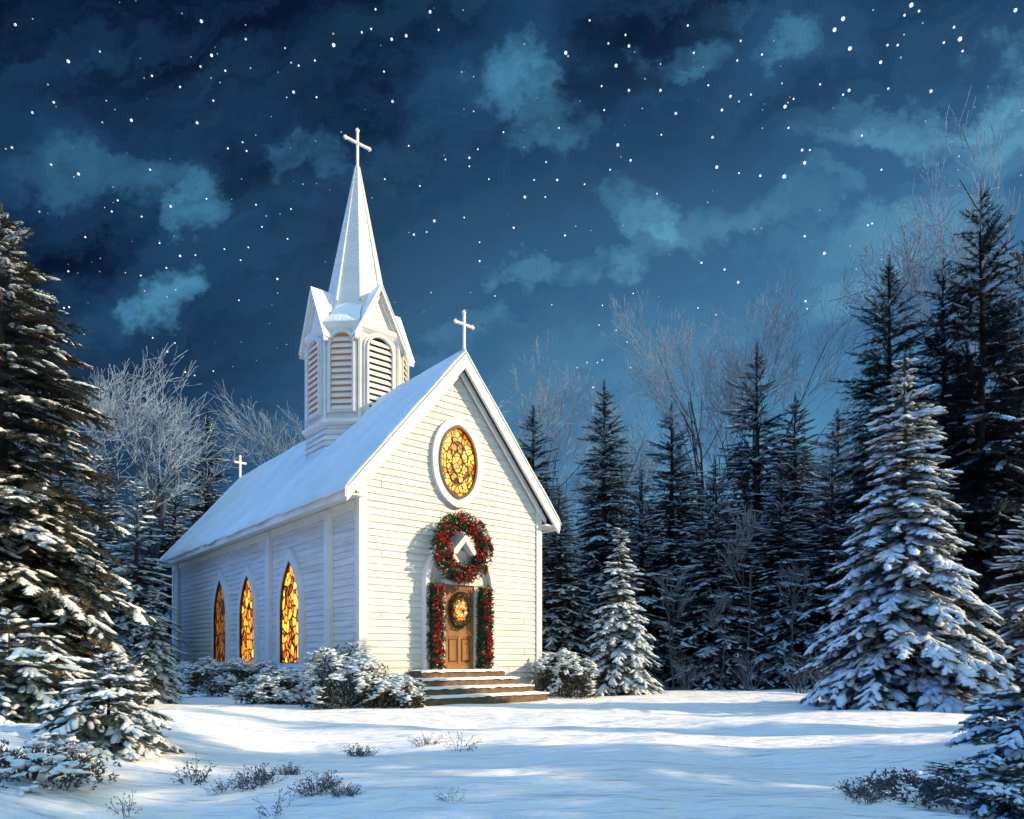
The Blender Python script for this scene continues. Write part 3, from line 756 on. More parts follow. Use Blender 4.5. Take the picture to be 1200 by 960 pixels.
for i in range(16):
    px = 575 + i * 44 + rg.uniform(-14, 14); Y = rg.uniform(33, 42)
    dark(i % 3, FL, px, rg.uniform(515, 580) - (40 if px > 980 else 0), Y, 1.4, 'far dark spruces')
for i in range(9):
    px = -40 + i * 40 + rg.uniform(-14, 14); Y = rg.uniform(34, 44)
    dark(i % 3, FL, px, rg.uniform(545, 600), Y, 1.4, 'far dark spruces')
# unseen spruces added past the picture's edge to throw shade over field and woods
for i, (x, y, h) in enumerate(((12.5, 13.3, 5), (13.0, 9.5, 8), (19, 9.4, 12), (12.5, 6.2, 8.5), (18.5, 6.4, 14), (15.5, 3.6, 14), (11, 2.2, 10), (9.5, 0.4, 11), (14, 0, 14), (23, 4.4, 14),
                               (22, 24.5, 13), (25, 27, 14), (22, 30, 14), (28, 25.5, 14), (30, 29, 15), (35, 27, 16), (27, 34, 15), (34, 36, 16), (19.5, 26.5, 12.5), (40, 31, 17))):
    k = i % 3; sc = h / 13.0
    wd_ = .72 if y < 14 else 1.25
    dup(PROTO[k], 'unseen dark spruce past the picture edge, added to cast shade', (x, y, gz(x, y)), i * 1.3, (sc * wd_, sc * wd_, sc), 'added shade spruces past the picture edge')

# bare trees
def bare(seed, H, spread=.6, levels=5, trunk=.30, r0=None, up=.07, maxseg=5200, fork=3, slim=1.0):
    rng = np.random.default_rng(seed); S = []
    r0 = r0 or H * .012
    def grow(p, d, ln, r, lv):
        if len(S) > maxseg: return
        n = 5 if lv < 2 else 4
        for s in range(n):
            d = norm(d + rng.normal(size=3) * (.07 + .022 * lv) + np.array([0, 0, up]))
            p2 = p + d * ln / n; r2 = max(r * (.86 if lv else .90), .0035)
            S.append((p, p2, r, r2, lv))
            p, r = p2, r2
            if lv < levels and (lv > 0 and s >= 1 or lv == 0 and s >= 2):
                for _ in range(2 if (lv == 0 and s > 2) or rng.uniform() < .30 else 1):
                    ax = norm(np.cross(d, rng.normal(size=3))); an = rng.uniform(.32, .66) * (spread / .6)
                    cd_ = d * math.cos(an) + ax * math.sin(an)
                    grow(p, cd_, ln * rng.uniform(.48, .74) if lv else ln * rng.uniform(.42, .62), max(r * rng.uniform(.5, .68), .004), lv + 1)
        if lv < levels:
            grow(p, norm(d + rng.normal(size=3) * .15), ln * .6, r * .8, lv + 1)
    grow(np.array([0, 0, -.1]), np.array([.03, .02, 1.0]), H * .62, r0, 0)
    zmax = float(np.quantile([s[1][2] for s in S], .992)); f = H / zmax
    up_ = np.array([s[1] for s in S if s[1][2] > zmax * .55]).mean(0)      # bring the crown back over its own foot
    lean_ = lambda p: np.array([p[0] - up_[0] * max(0, p[2]) / up_[2], p[1] - up_[1] * max(0, p[2]) / up_[2], p[2]])
    S = [(lean_(s[0]), lean_(s[1]), s[2], s[3], s[4]) for s in S]
    A = np.array([s[0] for s in S]) * f; B = np.array([s[1] for s in S]) * f
    r1 = np.array([s[2] for s in S]) * slim; r2 = np.array([s[3] for s in S]) * slim; lv = np.array([s[4] for s in S])
    lim = lv <= 2
    return [tubes(A[lim], B[lim], r1[lim], r2[lim], 7)], [tubes(A[~lim], B[~lim], np.maximum(r1[~lim], .008), np.maximum(r2[~lim], .005), 4)]
def make_bare(label, parts, loc, rz=0, scale=(1, 1, 1), group='bare frosted trees', name='bare_tree', cat='bare tree', tw='twig'):
    t = thing(name, label, cat, loc, rz, group, scale)
    mk('trunk', parts[0], M['limb'], t, smooth=True); mk('twigs', parts[1], M[tw], t)
    return t
B1 = bare(301, 12.0, .72, 5, r0=.16, up=.055, maxseg=9000); B2 = bare(302, 14.0, .60, 5, r0=.18, up=.06, maxseg=9000); B3 = bare(304, 12.0, .80, 5, r0=.17, up=.06, trunk=.2, maxseg=9000, slim=1.0)
def bt(src, label, px, ty, Y, rz, wide=1.0):
    loc = gloc(px, Y); h = top(ty, Y) - loc[2]
    return loc, h
PB = {}
def place_bare(k, label, px, ty, Y, rz, wide=1.0):
    src, h0 = ((B1, 12.0), (B2, 14.0), (B3, 12.0))[k]
    loc = gloc(px, Y); s = (top(ty, Y) - loc[2]) / h0; sc = (s * wide, s * wide, s)
    if k not in PB: PB[k] = make_bare(label, src, loc, rz, sc); return
    dup(PB[k], label, loc, rz, sc, 'bare frosted trees')
for a in ((2, 'broad bare tree with a dense round frosty crown behind the huge old spruce', 146, 402, 27.0, .4, 1.0),
          (0, 'distant rounded bare tree beside the belfry tower, above the church roof', 318, 478, 38.0, 1.0, 1.1),
          (0, 'pale bare tree fanning out just behind the church gable', 632, 432, 34.0, 2.0, .9),
          (2, 'pale bare tree fanning out between two slender dark spruces', 742, 466, 34.0, 3.0, .8),
          (1, 'tall bare tree with a vase shaped frosty crown high above the dark spruces', 815, 372, 30.0, .2, .85),
          (1, 'tallest bare tree in the middle of the woods, wrapped round a dark spruce', 893, 350, 31, 2.4, .85),
          (2, 'very tall bare tree whose crown spreads above the black spruces', 1128, 165, 28.5, 4.2, .75),
          (1, 'bare tree with dark forked limbs at the picture edge among black spruces', 1190, 330, 26.5, .9, .6),
          (0, 'small faint bare tree in the gap beside the black ragged spruces', 965, 500, 31.0, 3.6, .9)):
    place_bare(*a)
SPL = bare(305, 5.0, .42, 4, r0=.045, maxseg=900, slim=.9)
PB['s'] = None
for i, (lab, px, ty, Y, w) in enumerate((('thin leafless sapling standing in front of the dark forest, taller of the middle pair', 868, 590, 24.0, 1.0),
                              ('thin leafless sapling between the small snowy spruce and the middle pair', 790, 665, 23.6, 1.1),
                              ('thin leafless sapling near the snowy giant, in front of low dark spruces', 930, 660, 23.5, 1.1),
                              ('short leafless sapling of the middle pair, with forking stem', 842, 690, 23.4, 1.2))):
    loc = gloc(px, Y); s = (top(ty, Y) - loc[2]) / 5.0
    if PB['s'] is None: PB['s'] = make_bare(lab, SPL, loc, i, (s * w, s * w, s), 'thin saplings at the forest edge', 'sapling', 'sapling', 'dulltwig')
    else: dup(PB['s'], lab, loc, i * 2.1, (s * w, s * w, s), 'thin saplings at the forest edge')

# bare shrubs: many stems from one root
def stems(seed, n, h, lean, r=.012, lev=2):
    rng = np.random.default_rng(seed); S = []
    def g(p, d, ln, r, lv):
        for s in range(4):
            d = norm(d + rng.normal(size=3) * .16 + np.array([0, 0, .05])); p2 = p + d * ln / 4
            S.append((p, p2, r, r * .8)); p = p2; r *= .8
            if lv < lev and s > 0: g(p, norm(d + rng.normal(size=3) * .5), ln * rng.uniform(.35, .6), r * .7, lv + 1)
    for i in range(n):
        a = rng.uniform(0, 6.28); q = lean * rng.uniform(.2, 1)
        g(np.array([math.cos(a) * .08, math.sin(a) * .08, -.05]), norm(np.array([math.cos(a) * q, math.sin(a) * q, 1])), h * rng.uniform(.5, 1), r, 0)
    return [tubes([s[0] for s in S], [s[1] for s in S], [s[2] for s in S], [max(s[3], .0035) for s in S], 4)]
BS = stems(401, 16, 1.3, .8, .014)
def bare_shrub(lab, px, Y, sc, mat='dulltwig', st=BS, rz=0):
    o = mk('bare_shrub', st, M[mat]); o.location = gloc(px, Y); o.scale = (sc, sc, sc); o.rotation_euler = (0, 0, rz)
    return tag(o, lab, 'bare shrub', 'leafless shrubs at the forest edge')
b0 = bare_shrub('leafless frosted shrub on the church side of the snowy giant', 968, 20.0, 1.15)
def bs_copy(lab, px, Y, sc, rz):
    o = b0.copy(); C.objects.link(o); o.location = gloc(px, Y); o.scale = (sc,) * 3; o.rotation_euler = (0, 0, rz); o['label'] = lab
for a in (('leafless frosted shrub leaning beneath the snowy giant, by the snow bank', 1118, 16.6, .9, 1.0),
          ('dense pale leafless shrub on the snow bank beside the dusted boughs', 1150, 16.2, .8, 2.6),
          ('low leafless shrub at the foot of the dark forest, nearest the small snowy spruce', 805, 23.0, .9, 3.1),
          ('low leafless shrub at the foot of the dark forest, in the middle of the gap', 880, 22.8, 1.0, 4.4),
          ('low leafless shrub against the dark forest, close to the frosted one', 938, 22.0, 1.0, 5.3)):
    bs_copy(*a)

# leafy shrubs under snow
def shrub(seed, rx, ry, rz, n, snow_n, ls=.075, cover=.0, lump=.052):
    rng = np.random.default_rng(seed)
    def surf(u, k):
        f = np.array([1 + .30 * mnoise.noise((a[0] * 1.8 + seed, a[1] * 1.8, a[2] * 1.8)) + .14 * mnoise.noise((a[0] * 5, a[1] * 5 + seed, a[2] * 5)) for a in u])
        return u * np.array([rx, ry, rz]) * (f * k)[:, None]
    u = norm(rng.normal(size=(n, 3))); u[:, 2] = np.abs(u[:, 2])
    P = surf(u, rng.uniform(.55, 1.03, n)); 
    fol = [sprays(rng, P, u, 5, ls, ls * .75)]
    # stems
    m = 26; v = norm(rng.normal(size=(m, 3))); v[:, 2] = np.abs(v[:, 2]) + .2; Q = surf(norm(v), np.full(m, .9))
    tr = [tubes(np.zeros((m, 3)) + np.array([0, 0, -.05]), Q, np.full(m, .014), np.full(m, .006), 5)]
    u = norm(rng.normal(size=(snow_n * 3, 3)) * np.array([1, 1, .8]) + np.array([0, 0, .45])); u = u[u[:, 2] > .12]
    nz = np.array([mnoise.noise((a[0] * 2.6 + seed, a[1] * 2.6, a[2] * 2.6)) for a in u]); u = u[nz > -.02 + (1 - u[:, 2]) * .34 - cover][:snow_n]
    k = len(u); P = surf(u, rng.uniform(.98, 1.05, k))
    s = rng.uniform(.25, 1.2, k) ** 1.5 * lump
    sn = [inst(BLOB[0], BLOB[1], rand_flat(rng, k, s), P)]
    for _ in range(2):
        a_ = rng.uniform(0, 6.28, k); sn.append(inst(*SC, frames(np.stack([np.cos(a_), np.sin(a_), rng.uniform(-.4, .3, k)], 1), np.stack([s * 3.2, s * 2.6, s * 1.6], 1), rng.normal(size=k) * .3), P + rng.normal(size=(k, 3)) * s[:, None] * .5))
    return tr, fol, sn
bv = ICO2[0].copy()
for i in range(len(bv)): bv[i] *= 1 + .25 * mnoise.noise(tuple(bv[i] * 1.7)) + .12 * mnoise.noise(tuple(bv[i] * 4))
BLOB = (bv, ICO2[1])
def rand_flat(rng, k, s):
    a = rng.uniform(0, 6.28, k); d = np.stack([np.cos(a), np.sin(a), rng.uniform(-.25, .25, k)], 1)
    return frames(d, np.stack([s * rng.uniform(.9, 1.7, k), s * rng.uniform(.8, 1.2, k), s * rng.uniform(.4, .65, k)], 1))
def make_shrub(label, parts, loc, rz=0, mats=('leaf', 'treesnow'), group=None, name='shrub'):
    t = thing(name, label, 'shrub', loc, rz, group)
    mk('stems', parts[0], M['bark'], t); mk('foliage', parts[1], M[mats[0]], t); mk('snow', parts[2], M[mats[1]], t, smooth=True)['kind'] = 'stuff'
    return t
def local(x, y):                            # a point in the church's own axes
    c, s = math.cos(ANG), math.sin(ANG); X, Y = CH_LOC[0] + c * x - s * y, CH_LOC[1] + s * x + c * y
    return (X, Y, gz(X, Y) - .02)
GS = 'snowy shrubs along the church walls'
make_shrub('large rounded snowy shrub at the church corner, tallest of the foundation planting', shrub(501, 1.05, .9, 1.22, 1500, 950, cover=.08), local(-3.5, -.75), 0, group=GS)
make_shrub('low snowy shrub hugging the steps, in front of the tallest corner shrub', shrub(502, .72, .55, .72, 700, 420, cover=.15), local(-2.75, -1.45), 1, group=GS)
make_shrub('round snowy shrub on the far side of the steps, beside the small snowy spruce', shrub(503, 1.06, .9, 1.28, 1400, 700, cover=.05), local(2.9, -1.0), 2, group=GS)
make_shrub('small pale snow covered shrub under the nearest tall window', shrub(504, .95, .62, .80, 800, 700, cover=.2), local(-4.1, 1.6), 0, group=GS)
make_shrub('low green shrub under the middle tall window', shrub(505, 1.25, .7, 1.0, 1100, 520), local(-3.9, 4.6), .5, group=GS)
make_shrub('low green shrub between the middle and the dim far window', shrub(506, 1.3, .7, .98, 1100, 520), local(-3.95, 7.3), 1.0, group=GS)
make_shrub('low dark shrub under the dim far window', shrub(507, 1.35, .7, .92, 1100, 500), local(-4.0, 10.2), 1.5, group=GS)
make_shrub('low dark shrub at the end of the planting by the last pilaster', shrub(508, 1.5, .8, .90, 1100, 480), local(-4.2, 13.6), 2.0, group=GS)
make_shrub('tiny rusty shrub poking from the snow by the steps', shrub(509, .26, .24, .34, 160, 60), local(-2.75, -2.2), 2.0, group=GS)
make_shrub('snow topped bush catching warm light beside the slim young spruce', shrub(510, .55, .5, .62, 420, 300, cover=.25), gloc(146, 17.0), 1.0)

# foreground: snow laden young spruces and brush
LOWA = conifer(601, 1.25, .92, 9, 9, .66, .72, .13, .07, .04, .62, .02, .42, .30, .2)
make_conifer('young_spruce', 'low young spruce bowed under thick snow, on the near snow bank', 'young spruce', LOWA, ('needle', 'treesnow'), gloc(124, 7.0, -.05), 0, (.82, .82, .72))
LOWB = conifer(602, 1.7, 1.35, 9, 9, .66, .70, .15, .08, .04, .6, .02, .42, .30, .2)
make_conifer('young_spruce', 'wide young spruce buried in snow at the picture edge below the huge old spruce', 'young spruce', LOWB, ('needle', 'treesnow'), gloc(8, 8.3, -.05), 0, (.9, .9, .72))
make_shrub('dark twiggy brush half buried in snow in the near corner below the young spruces', shrub(603, .62, .45, .34, 700, 200, .045, lump=.032), gloc(35, 5.6, -.08), 0, ('weed', 'treesnow'))
GR = 'snowy brush on the near bank opposite the church'
jn = conifer(611, 1.0, .95, 8, 9, .55, .60, .13, .075, .05, .50, .05, .40, .30, .35)
jun = make_conifer('juniper', 'tall snowy dark juniper cut by the picture edge on the bank opposite the church', 'juniper', jn, ('needle', 'treesnow'), gloc(1218, 6.4, -.06), 0, (.78, .78, .86), GR)
dup(jun, 'mid sized snowy dark juniper in the near corner opposite the church', gloc(1180, 5.1, -.08), 1.9, (.46, .46, .42), GR)
dup(jun, 'small snowy dark juniper behind the mid sized one, on the upper edge of the bank', gloc(1165, 7.8, -.06), 3.3, (.52, .52, .50), GR)
dup(jun, 'lowest snowy dark juniper, its boughs lying flat beside the dark brush', gloc(1120, 5.7, -.06), 4.6, (.40, .40, .28), GR)
make_shrub('low dark brush spreading from the near corner into the snow field', shrub(613, .50, .36, .20, 420, 60, .045, lump=.03), gloc(1070, 5.5, -.05), 2, ('weed', 'treesnow'), GR)

# dry weeds in the snow
def weed(seed, n, h, spread):
    rng = np.random.default_rng(seed); S = []; heads = []
    for i in range(n):
        a = rng.uniform(0, 6.28); rr = spread * math.sqrt(rng.uniform()); p = np.array([math.cos(a) * rr * .35, math.sin(a) * rr * .2, -.04])
        d = norm(np.array([math.cos(a) * rr / spread * 1.3 + rng.normal() * .3, math.sin(a) * rr / spread * .9 + rng.normal() * .3, 1])); ln = h * rng.uniform(.4, 1); r = .0032
        for s in range(4):
            d = norm(d + rng.normal(size=3) * .16); p2 = p + d * ln / 4; S.append((p, p2, r, r * .8)); p = p2; r *= .8
            if s >= 1:
                for _ in range(2):
                    q = p + norm(d * .7 + rng.normal(size=3) * .6) * ln * .22; S.append((p, q, r * .8, r * .5)); heads.append(q)
    H_ = np.array(heads)
    return [tubes([s[0] for s in S], [s[1] for s in S], [s[2] for s in S], [max(s[3], .002) for s in S], 4), inst(ICO1[0], ICO1[1], np.eye(3)[None] * rng.uniform(.003, .008, len(H_))[:, None, None], H_)]
WD = [weed(701, 26, .24, .30), weed(702, 60, .20, .34), weed(703, 9, .28, .12)]
for k, lab, px, py, sc in ((0, 'taller dry weed with curled stems nearest the bowed young spruce', 228, 915, 1.0),
                        (1, 'wide patch of dark dry weeds in the near snow, closest to the taller one', 300, 918, 1.0),
                        (1, 'wide patch of dark dry weeds beyond the first patch, towards the steps', 375, 922, .95),
                        (1, 'thin dry weeds along the lit drift below the foundation shrubs', 420, 886, .9),
                        (0, 'bluish dry weeds in the open snow straight in front of the steps', 500, 874, .8),
                        (2, 'single upright tuft of dry stems beside the bluish weeds', 537, 880, 1.0),
                        (2, 'small tuft of bent dry stems at the very front of the snow field', 322, 955, .8),
                        (2, 'pale lone dry stalks at the front near the bowed young spruce', 150, 957, .8),
                        (1, 'dark dry weeds at the foot of the leafless frosted shrub by the snowy giant', 985, 826, 2.2),
                        (1, 'dark dry weeds in the snow field before the low corner brush', 1010, 935, .9),
                        (1, 'thin scatter of dark weeds filling in between the two wide patches', 338, 908, .7),
                        (1, 'low dark weeds at the edge of the second patch, on the side of the steps', 405, 930, .6),
                        (0, 'low dark weeds between the taller dry weed and the first wide patch', 262, 928, .6),
                        (2, 'tiny lone tuft of dry stems in the lit snow beyond the bent one', 528, 936, .5)):
    Y = F_PX * CAMZ / (py - HZ)
    for _ in range(3):
        x, y = at(px, Y); Y = F_PX * (CAMZ - gz(x, y)) / (py - HZ)
    o = mk('dry_weed', WD[k], M['weed']); o.location = gloc(px, Y); o.scale = (sc, sc, sc); o.rotation_euler = (0, 0, px)
    tag(o, lab, 'dry weed', 'dry weeds in the snow')

# ------------------------------------------------------------------ stars
STARS = """18 29 1,80 72 2,63 120 1,154 141 2,178 89 1,231 144 2,236 25 2,248 65 2,264 83 1,288 46 1,235 78 1,250 118 1,211 102 1,344 108 2,391 53 3,371 114 1,459 46 2,476 42 2,504 14 2,514 35 1,435 34 1,440 11 1,424 38 1,450 84 1,369 71 1,350 77 1,460 119 2,267 174 1,289 177 1,200 242 2,242 233 1,166 254 1,307 266 1,337 280 1,291 290 1,325 327 2,263 292 1,282 305 1,280 352 1,211 300 2,229 299 1,187 285 1,195 314 1,165 323 1,100 278 1,80 318 1,92 204 2,176 199 1,14 173 1,60 193 1,38 132 1,550 185 2,550 195 1,573 210 1,509 259 3,485 275 2,500 272 1,544 255 1,562 284 1,562 306 2,580 347 1,479 171 1,522 187 1,492 218 1,451 210 1,341 245 1,300 240 1,131 248 1,138 235 1,988 22 3,978 35 3,996 57 3,1125 46 3,1068 6 3,1060 18 1,1077 13 1,1032 73 2,920 125 3,930 116 1,924 150 1,856 113 2,846 129 2,880 111 1,774 106 2,737 106 2,722 77 3,737 54 2,705 101 1,708 129 1,663 62 3,792 133 2,724 170 3,739 188 2,775 158 1,835 161 2,840 196 3,866 203 1,891 206 2,919 207 4,943 191 3,940 176 2,949 176 1,653 211 2,626 211 1,615 231 3,639 231 1,602 267 2,662 276 2,685 216 1,715 199 1,770 227 1,822 308 2,849 316 2,865 331 3,943 277 2,966 297 3,742 344 1,706 358 1,702 381 1,944 353 2,946 362 1,839 369 1,818 361 1,1017 264 1,1022 262 1,988 111 1,995 106 2,961 99 1,1041 104 1,1091 107 2,1033 199 1,1010 159 1,806 30 1,813 62 1,864 71 1,830 100 1,893 64 1,733 41 1,691 24 1,713 51 1,868 48 1,1106 50 1,1118 32 1,1128 60 1,1052 53 1,1040 53 1,217 436 2,228 440 1,196 412 2,205 402 1,179 396 1,250 435 1,81 360 1,75 361 1,695 454 2,700 425 1,688 425 1,722 387 1,735 401 1,739 431 1,706 422 1,676 431 1,1190 12 2,560 175 1,590 155 1,640 190 1,655 150 1"""
rng = np.random.default_rng(77); SP, SS = [], []
for it in STARS.split(','):
    a, b, c = it.split(); SP.append((float(a), float(b))); SS.append({'1': .62, '2': .88, '3': 1.1, '4': 1.35}[c])
NB = len(SP)
for _ in range(1300):                      # fainter ones between, and on over the rest of the sky
    x, y = rng.uniform(-700, 1900), rng.uniform(-700, 480)
    if x < 640 or y < 330 or rng.uniform() < .3: SP.append((x, y)); SS.append(rng.uniform(.28, .52) + .3 * rng.uniform() ** 6)
SP, SS = np.array(SP), np.array(SS)
dirs = norm(np.stack([(SP[:, 0] - 600) / F_PX, np.ones(len(SP)), (HZ - SP[:, 1]) / F_PX], 1)); DIST = 620.0
P = dirs * DIST + np.array([0, 0, CAMZ]); rad = SS / F_PX * DIST * .92 / np.maximum(dirs[:, 1], .45)
sm = bpy.data.materials.new('starlight'); sm.use_nodes = True; nt = sm.node_tree; nt.nodes.clear()
em = nt.nodes.new('ShaderNodeEmission'); out = nt.nodes.new('ShaderNodeOutputMaterial'); nt.links.new(em.outputs[0], out.inputs[0])
em.inputs['Color'].default_value = (.86, .93, 1, 1); em.inputs['Strength'].default_value = 1.1
sf = sm.copy(); sf.name = 'faint_starlight'; g_ = sf.node_tree.nodes.new('ShaderNodeNewGeometry'); mr = sf.node_tree.nodes.new('ShaderNodeMapRange')
mr.inputs['To Min'].default_value = .15; mr.inputs['To Max'].default_value = .85
sf.node_tree.links.new(g_.outputs['Random Per Island'], mr.inputs['Value']); sf.node_tree.links.new(mr.outputs[0], sf.node_tree.nodes['Emission'].inputs['Strength'])
def star_balls(i0, i1, T, k): return inst(T[0], T[1], np.eye(3)[None] * rad[i0:i1][:, None, None], P[i0:i1], k)
st = mk('sky_stars', [star_balls(0, NB, ICO2, 0), star_balls(NB, len(P), ICO1, 1)], [sm, sf]); st['kind'] = 'stuff'

# ------------------------------------------------------------------ sky
wd = bpy.data.worlds.new('World'); bpy.context.scene.world = wd; wd.use_nodes = True
nt = wd.node_tree; nt.nodes.clear()
class N:
    def __init__(s, k): s.k = k
    @staticmethod
    def op(o, a, b=None, c=None, clamp=False):
        n = nt.nodes.new('ShaderNodeMath'); n.operation = o; n.use_clamp = clamp
        for i, v in enumerate((a, b, c)):
            if v is None: continue
            if isinstance(v, N): nt.links.new(v.k, n.inputs[i])
            else: n.inputs[i].default_value = v
        return N(n.outputs[0])
    def __add__(s, o): return N.op('ADD', s, o)
    __radd__ = __add__
    def __sub__(s, o): return N.op('SUBTRACT', s, o)
    def __rsub__(s, o): return N.op('SUBTRACT', o, s)
    def __mul__(s, o): return N.op('MULTIPLY', s, o)
    __rmul__ = __mul__
    def __truediv__(s, o): return N.op('DIVIDE', s, o)
def sstep(x, a, b):
    n = nt.nodes.new('ShaderNodeMapRange'); n.interpolation_type = 'SMOOTHSTEP'; nt.links.new(x.k, n.inputs['Value'])
    if a <= b: n.inputs['From Min'].default_value = a; n.inputs['From Max'].default_value = b
    else: n.inputs['From Min'].default_value = b; n.inputs['From Max'].default_value = a; n.inputs['To Min'].default_value = 1; n.inputs['To Max'].default_value = 0
    return N(n.outputs[0])
def vec(x, y, z):
    n = nt.nodes.new('ShaderNodeCombineXYZ')
    for i, v in enumerate((x, y, z)):
        if isinstance(v, N): nt.links.new(v.k, n.inputs[i])
        else: n.inputs[i].default_value = v
    return n.outputs[0]
def nz(v, scale, det=5, rough=.55):
    n = nt.nodes.new('ShaderNodeTexNoise'); n.inputs['Scale'].default_value = scale; n.inputs['Detail'].default_value = det; n.inputs['Roughness'].default_value = rough
    nt.links.new(v, n.inputs['Vector']); return N(n.outputs['Fac'])
def cmix(f, a, b):
    n = nt.nodes.new('ShaderNodeMix'); n.data_type = 'RGBA'; n.clamp_factor = True
    if isinstance(f, N): nt.links.new(f.k, n.inputs['Factor'])
    else: n.inputs['Factor'].default_value = f
    for key, v in (('A', a), ('B', b)):
        if isinstance(v, tuple): n.inputs[key].default_value = (*v, 1)
        else: nt.links.new(v, n.inputs[key])
    return n.outputs['Result']
tc = nt.nodes.new('ShaderNodeTexCoord'); sp = nt.nodes.new('ShaderNodeSeparateXYZ'); nt.links.new(tc.outputs['Generated'], sp.inputs[0])
dx, dy, dz3 = (N(sp.outputs[i]) for i in range(3))
yc = N.op('MAXIMUM', dy, .25); u0, v0 = dx / yc, dz3 / yc
w1, w2, w3 = vec(u0, v0, 0.0), vec(u0, v0, 7.3), vec(u0, v0, 3.1)
wu = (nz(w1, 3.2) - .5) * .30 + (nz(w1, 13, 8, .72) - .5) * .17
wv = (nz(w2, 3.2) - .5) * .22 + (nz(w2, 13, 8, .72) - .5) * .14
u, v = u0 + wu, v0 + wv
def U(px): return (px - 600) / F_PX
def V_(py): return (HZ - py) / F_PX
def patch(px, py, rx, ry, rot=0.0, soft=(2.1, .0)):
    a, b = u - U(px), v - V_(py); c, s = math.cos(R(rot)), math.sin(R(rot))
    p = (a * c + b * s) / (rx / F_PX); q = (b * c - a * s) / (ry / F_PX)
    return sstep(p * p + q * q, soft[0], soft[1])
def total(ps):
    t = None
    for (w, *a) in ps:
        x = patch(*a) * w; t = x if t is None else t + x
    return t
# wide soft cloud masses, then the bright moonlit edges
mid = total(((.75, 600, 90, 130, 100, 50), (.75, 110, 205, 190, 62, -8), (.5, 215, 330, 130, 70, 20), (.85, 800, 270, 190, 70, 22), (.6, 860, 90, 150, 62, 25), (.85, 1100, 150, 190, 70, 25),
             (.9, 1090, 330, 190, 110, 30), (.5, 560, 385, 140, 45, 15), (.4, 620, 270, 170, 90, 10), (.35, 370, 180, 80, 50, 0), (.6, 960, 25, 100, 50, 20), (.55, 930, 400, 200, 90, 10)))
lit = total(((1.0, 606, 105, 52, 38, -35), (.9, 640, 155, 38, 22, 15), (1.0, 226, 228, 30, 34, 60), (.45, 130, 195, 90, 26, 0), (1.0, 188, 342, 34, 24, 25), (.9, 742, 262, 46, 32, -35), (.55, 860, 262, 110, 22, 12),
             (.5, 720, 318, 46, 16, 10), (.6, 800, 76, 46, 18, 8), (.6, 938, 58, 34, 24, 20), (.7, 1050, 150, 90, 22, 12), (.75, 1170, 118, 60, 36, 35), (.85, 1040, 300, 130, 46, 28), (.45, 632, 322, 28, 14, 0),
             (.5, 368, 172, 34, 18, -20), (.45, 990, 215, 26, 14, 10), (.45, 560, 375, 66, 15, 8), (.45, 720, 330, 30, 12, 0), (.4, 830, 20, 50, 16, 10)))
strk = vec(u * .35 + v * -.15, v * 1.25 + u * -.45, 1.7)
tex = nz(strk, 9, 7, .62); brush = nz(vec(u * .9, v * 1.4, 4.0), 9, 9, .68)
grad = sstep(u0 * .55 - v0 * 1.0, -.95, .30)              # night deepens upwards and to one side
base = cmix(grad, (.0014, .0046, .018), (.033, .122, .275))
base = cmix(sstep(tex, .38, .70) * .30, base, (.020, .075, .175))
hzn = N.op('MULTIPLY', sstep(v0, .80, .28), sstep(u0, -.50, .40))
base = cmix(hzn, base, (.080, .232, .385))
tone_mid = cmix(grad, (.012, .050, .118), (.052, .175, .345))
sweep = nz(vec((u * .91 + v * .42) * .55, (v * .91 - u * .42) * 2.5, 9.2), 2.6, 9, .62)
base = cmix(N.op('MULTIPLY', sstep(sweep, .43, .58), grad * .9 + .2), base, tone_mid)
c1 = cmix(N.op('MULTIPLY', mid, sstep(tex + brush * .35, .42, .78) * .65 + .35, None, True) * .9, base, tone_mid)
tone_lit = cmix(grad, (.050, .20, .34), (.165, .40, .55))
lit = N.op('MULTIPLY', lit, sstep(tex + brush * .5, .50, .95) * .75 + .2) + sstep(sweep, .52, .70) * (grad * .70 + .08)
c2 = cmix(N.op('MINIMUM', lit, 1.0), c1, tone_lit)

# the sky behind and above the viewer: unseen pale glow added for the blue fill
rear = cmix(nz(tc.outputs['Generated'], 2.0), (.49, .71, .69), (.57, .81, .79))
fr = sstep(dy, .58, .10)
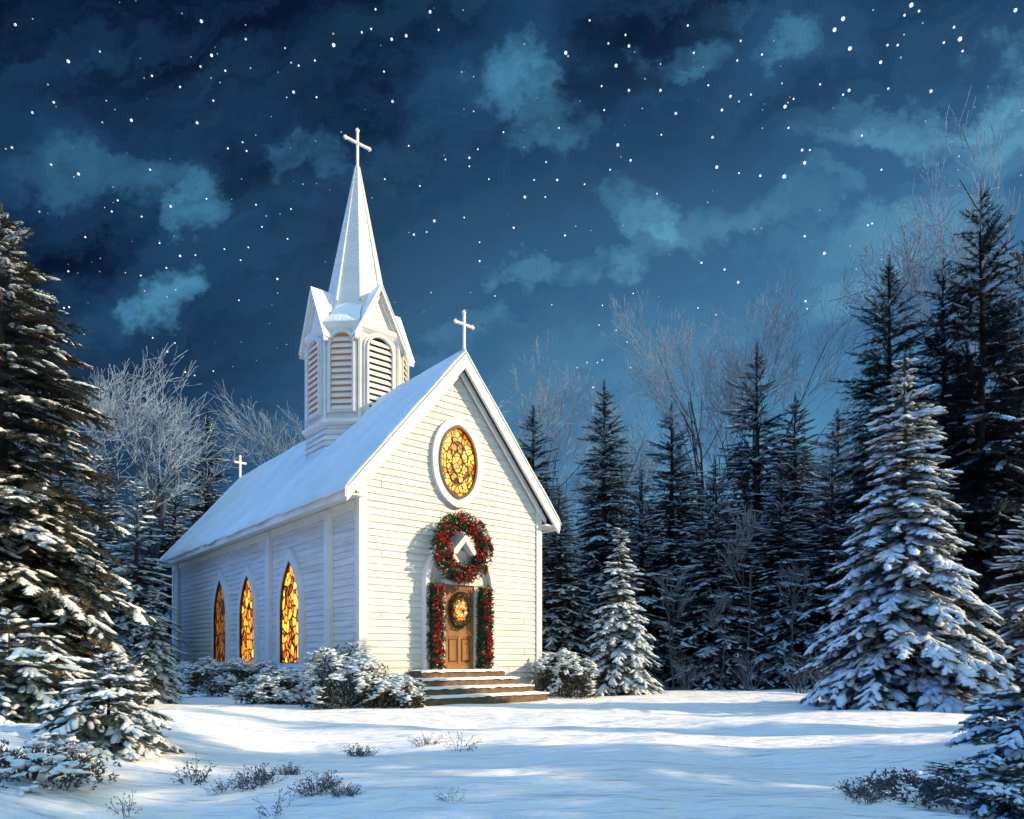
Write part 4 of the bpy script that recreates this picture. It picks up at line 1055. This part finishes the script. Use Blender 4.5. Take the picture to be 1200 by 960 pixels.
# added glow tinted deep blue on one side, to cool the windowed wall
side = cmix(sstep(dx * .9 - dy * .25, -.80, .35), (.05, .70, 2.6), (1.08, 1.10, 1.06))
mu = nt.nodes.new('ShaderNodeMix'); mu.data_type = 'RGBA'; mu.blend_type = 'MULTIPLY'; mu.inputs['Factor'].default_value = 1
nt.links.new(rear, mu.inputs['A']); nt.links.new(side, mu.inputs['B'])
# added glow dimmed towards the horizon, so walls catch less than the ground
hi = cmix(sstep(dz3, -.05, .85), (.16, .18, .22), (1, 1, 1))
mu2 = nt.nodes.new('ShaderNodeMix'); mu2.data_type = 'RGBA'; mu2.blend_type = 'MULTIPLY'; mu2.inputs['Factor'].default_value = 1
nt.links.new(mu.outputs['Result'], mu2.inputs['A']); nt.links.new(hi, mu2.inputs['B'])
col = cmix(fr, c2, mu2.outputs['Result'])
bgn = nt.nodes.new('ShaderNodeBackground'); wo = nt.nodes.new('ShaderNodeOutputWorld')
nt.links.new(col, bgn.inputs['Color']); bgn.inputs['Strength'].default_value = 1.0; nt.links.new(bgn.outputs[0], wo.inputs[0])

# ------------------------------------------------------------------ key light
AZ, EL = R(-4), R(27)
sd = bpy.data.lights.new('low_sun', 'SUN'); sd.energy = 5.0; sd.angle = R(.6); sd.color = (1.0, .75, .48)
so = bpy.data.objects.new('low_sun', sd); C.objects.link(so)
to = Vector((math.cos(AZ) * math.cos(EL), math.sin(AZ) * math.cos(EL), math.sin(EL)))
so.rotation_euler = to.to_track_quat('Z', 'Y').to_euler(); so.location = to * 60

# ------------------------------------------------------------------ camera
cd_ = bpy.data.cameras.new('camera'); cam = bpy.data.objects.new('camera', cd_); C.objects.link(cam)
cam.location = (0, 0, CAMZ); cam.rotation_euler = (R(90), 0, 0)
cd_.sensor_width = 36; cd_.lens = 36 * F_PX / 1200; cd_.shift_y = (HZ - 480) / 1200
cd_.clip_end = 2500; cd_.clip_start = .05
S = bpy.context.scene; S.camera = cam
S.view_settings.view_transform = 'Standard'; S.view_settings.look = 'None'; S.view_settings.exposure = .36; S.view_settings.gamma = 1
S.cycles.max_bounces = 4; S.cycles.diffuse_bounces = 2; S.cycles.use_denoising = True
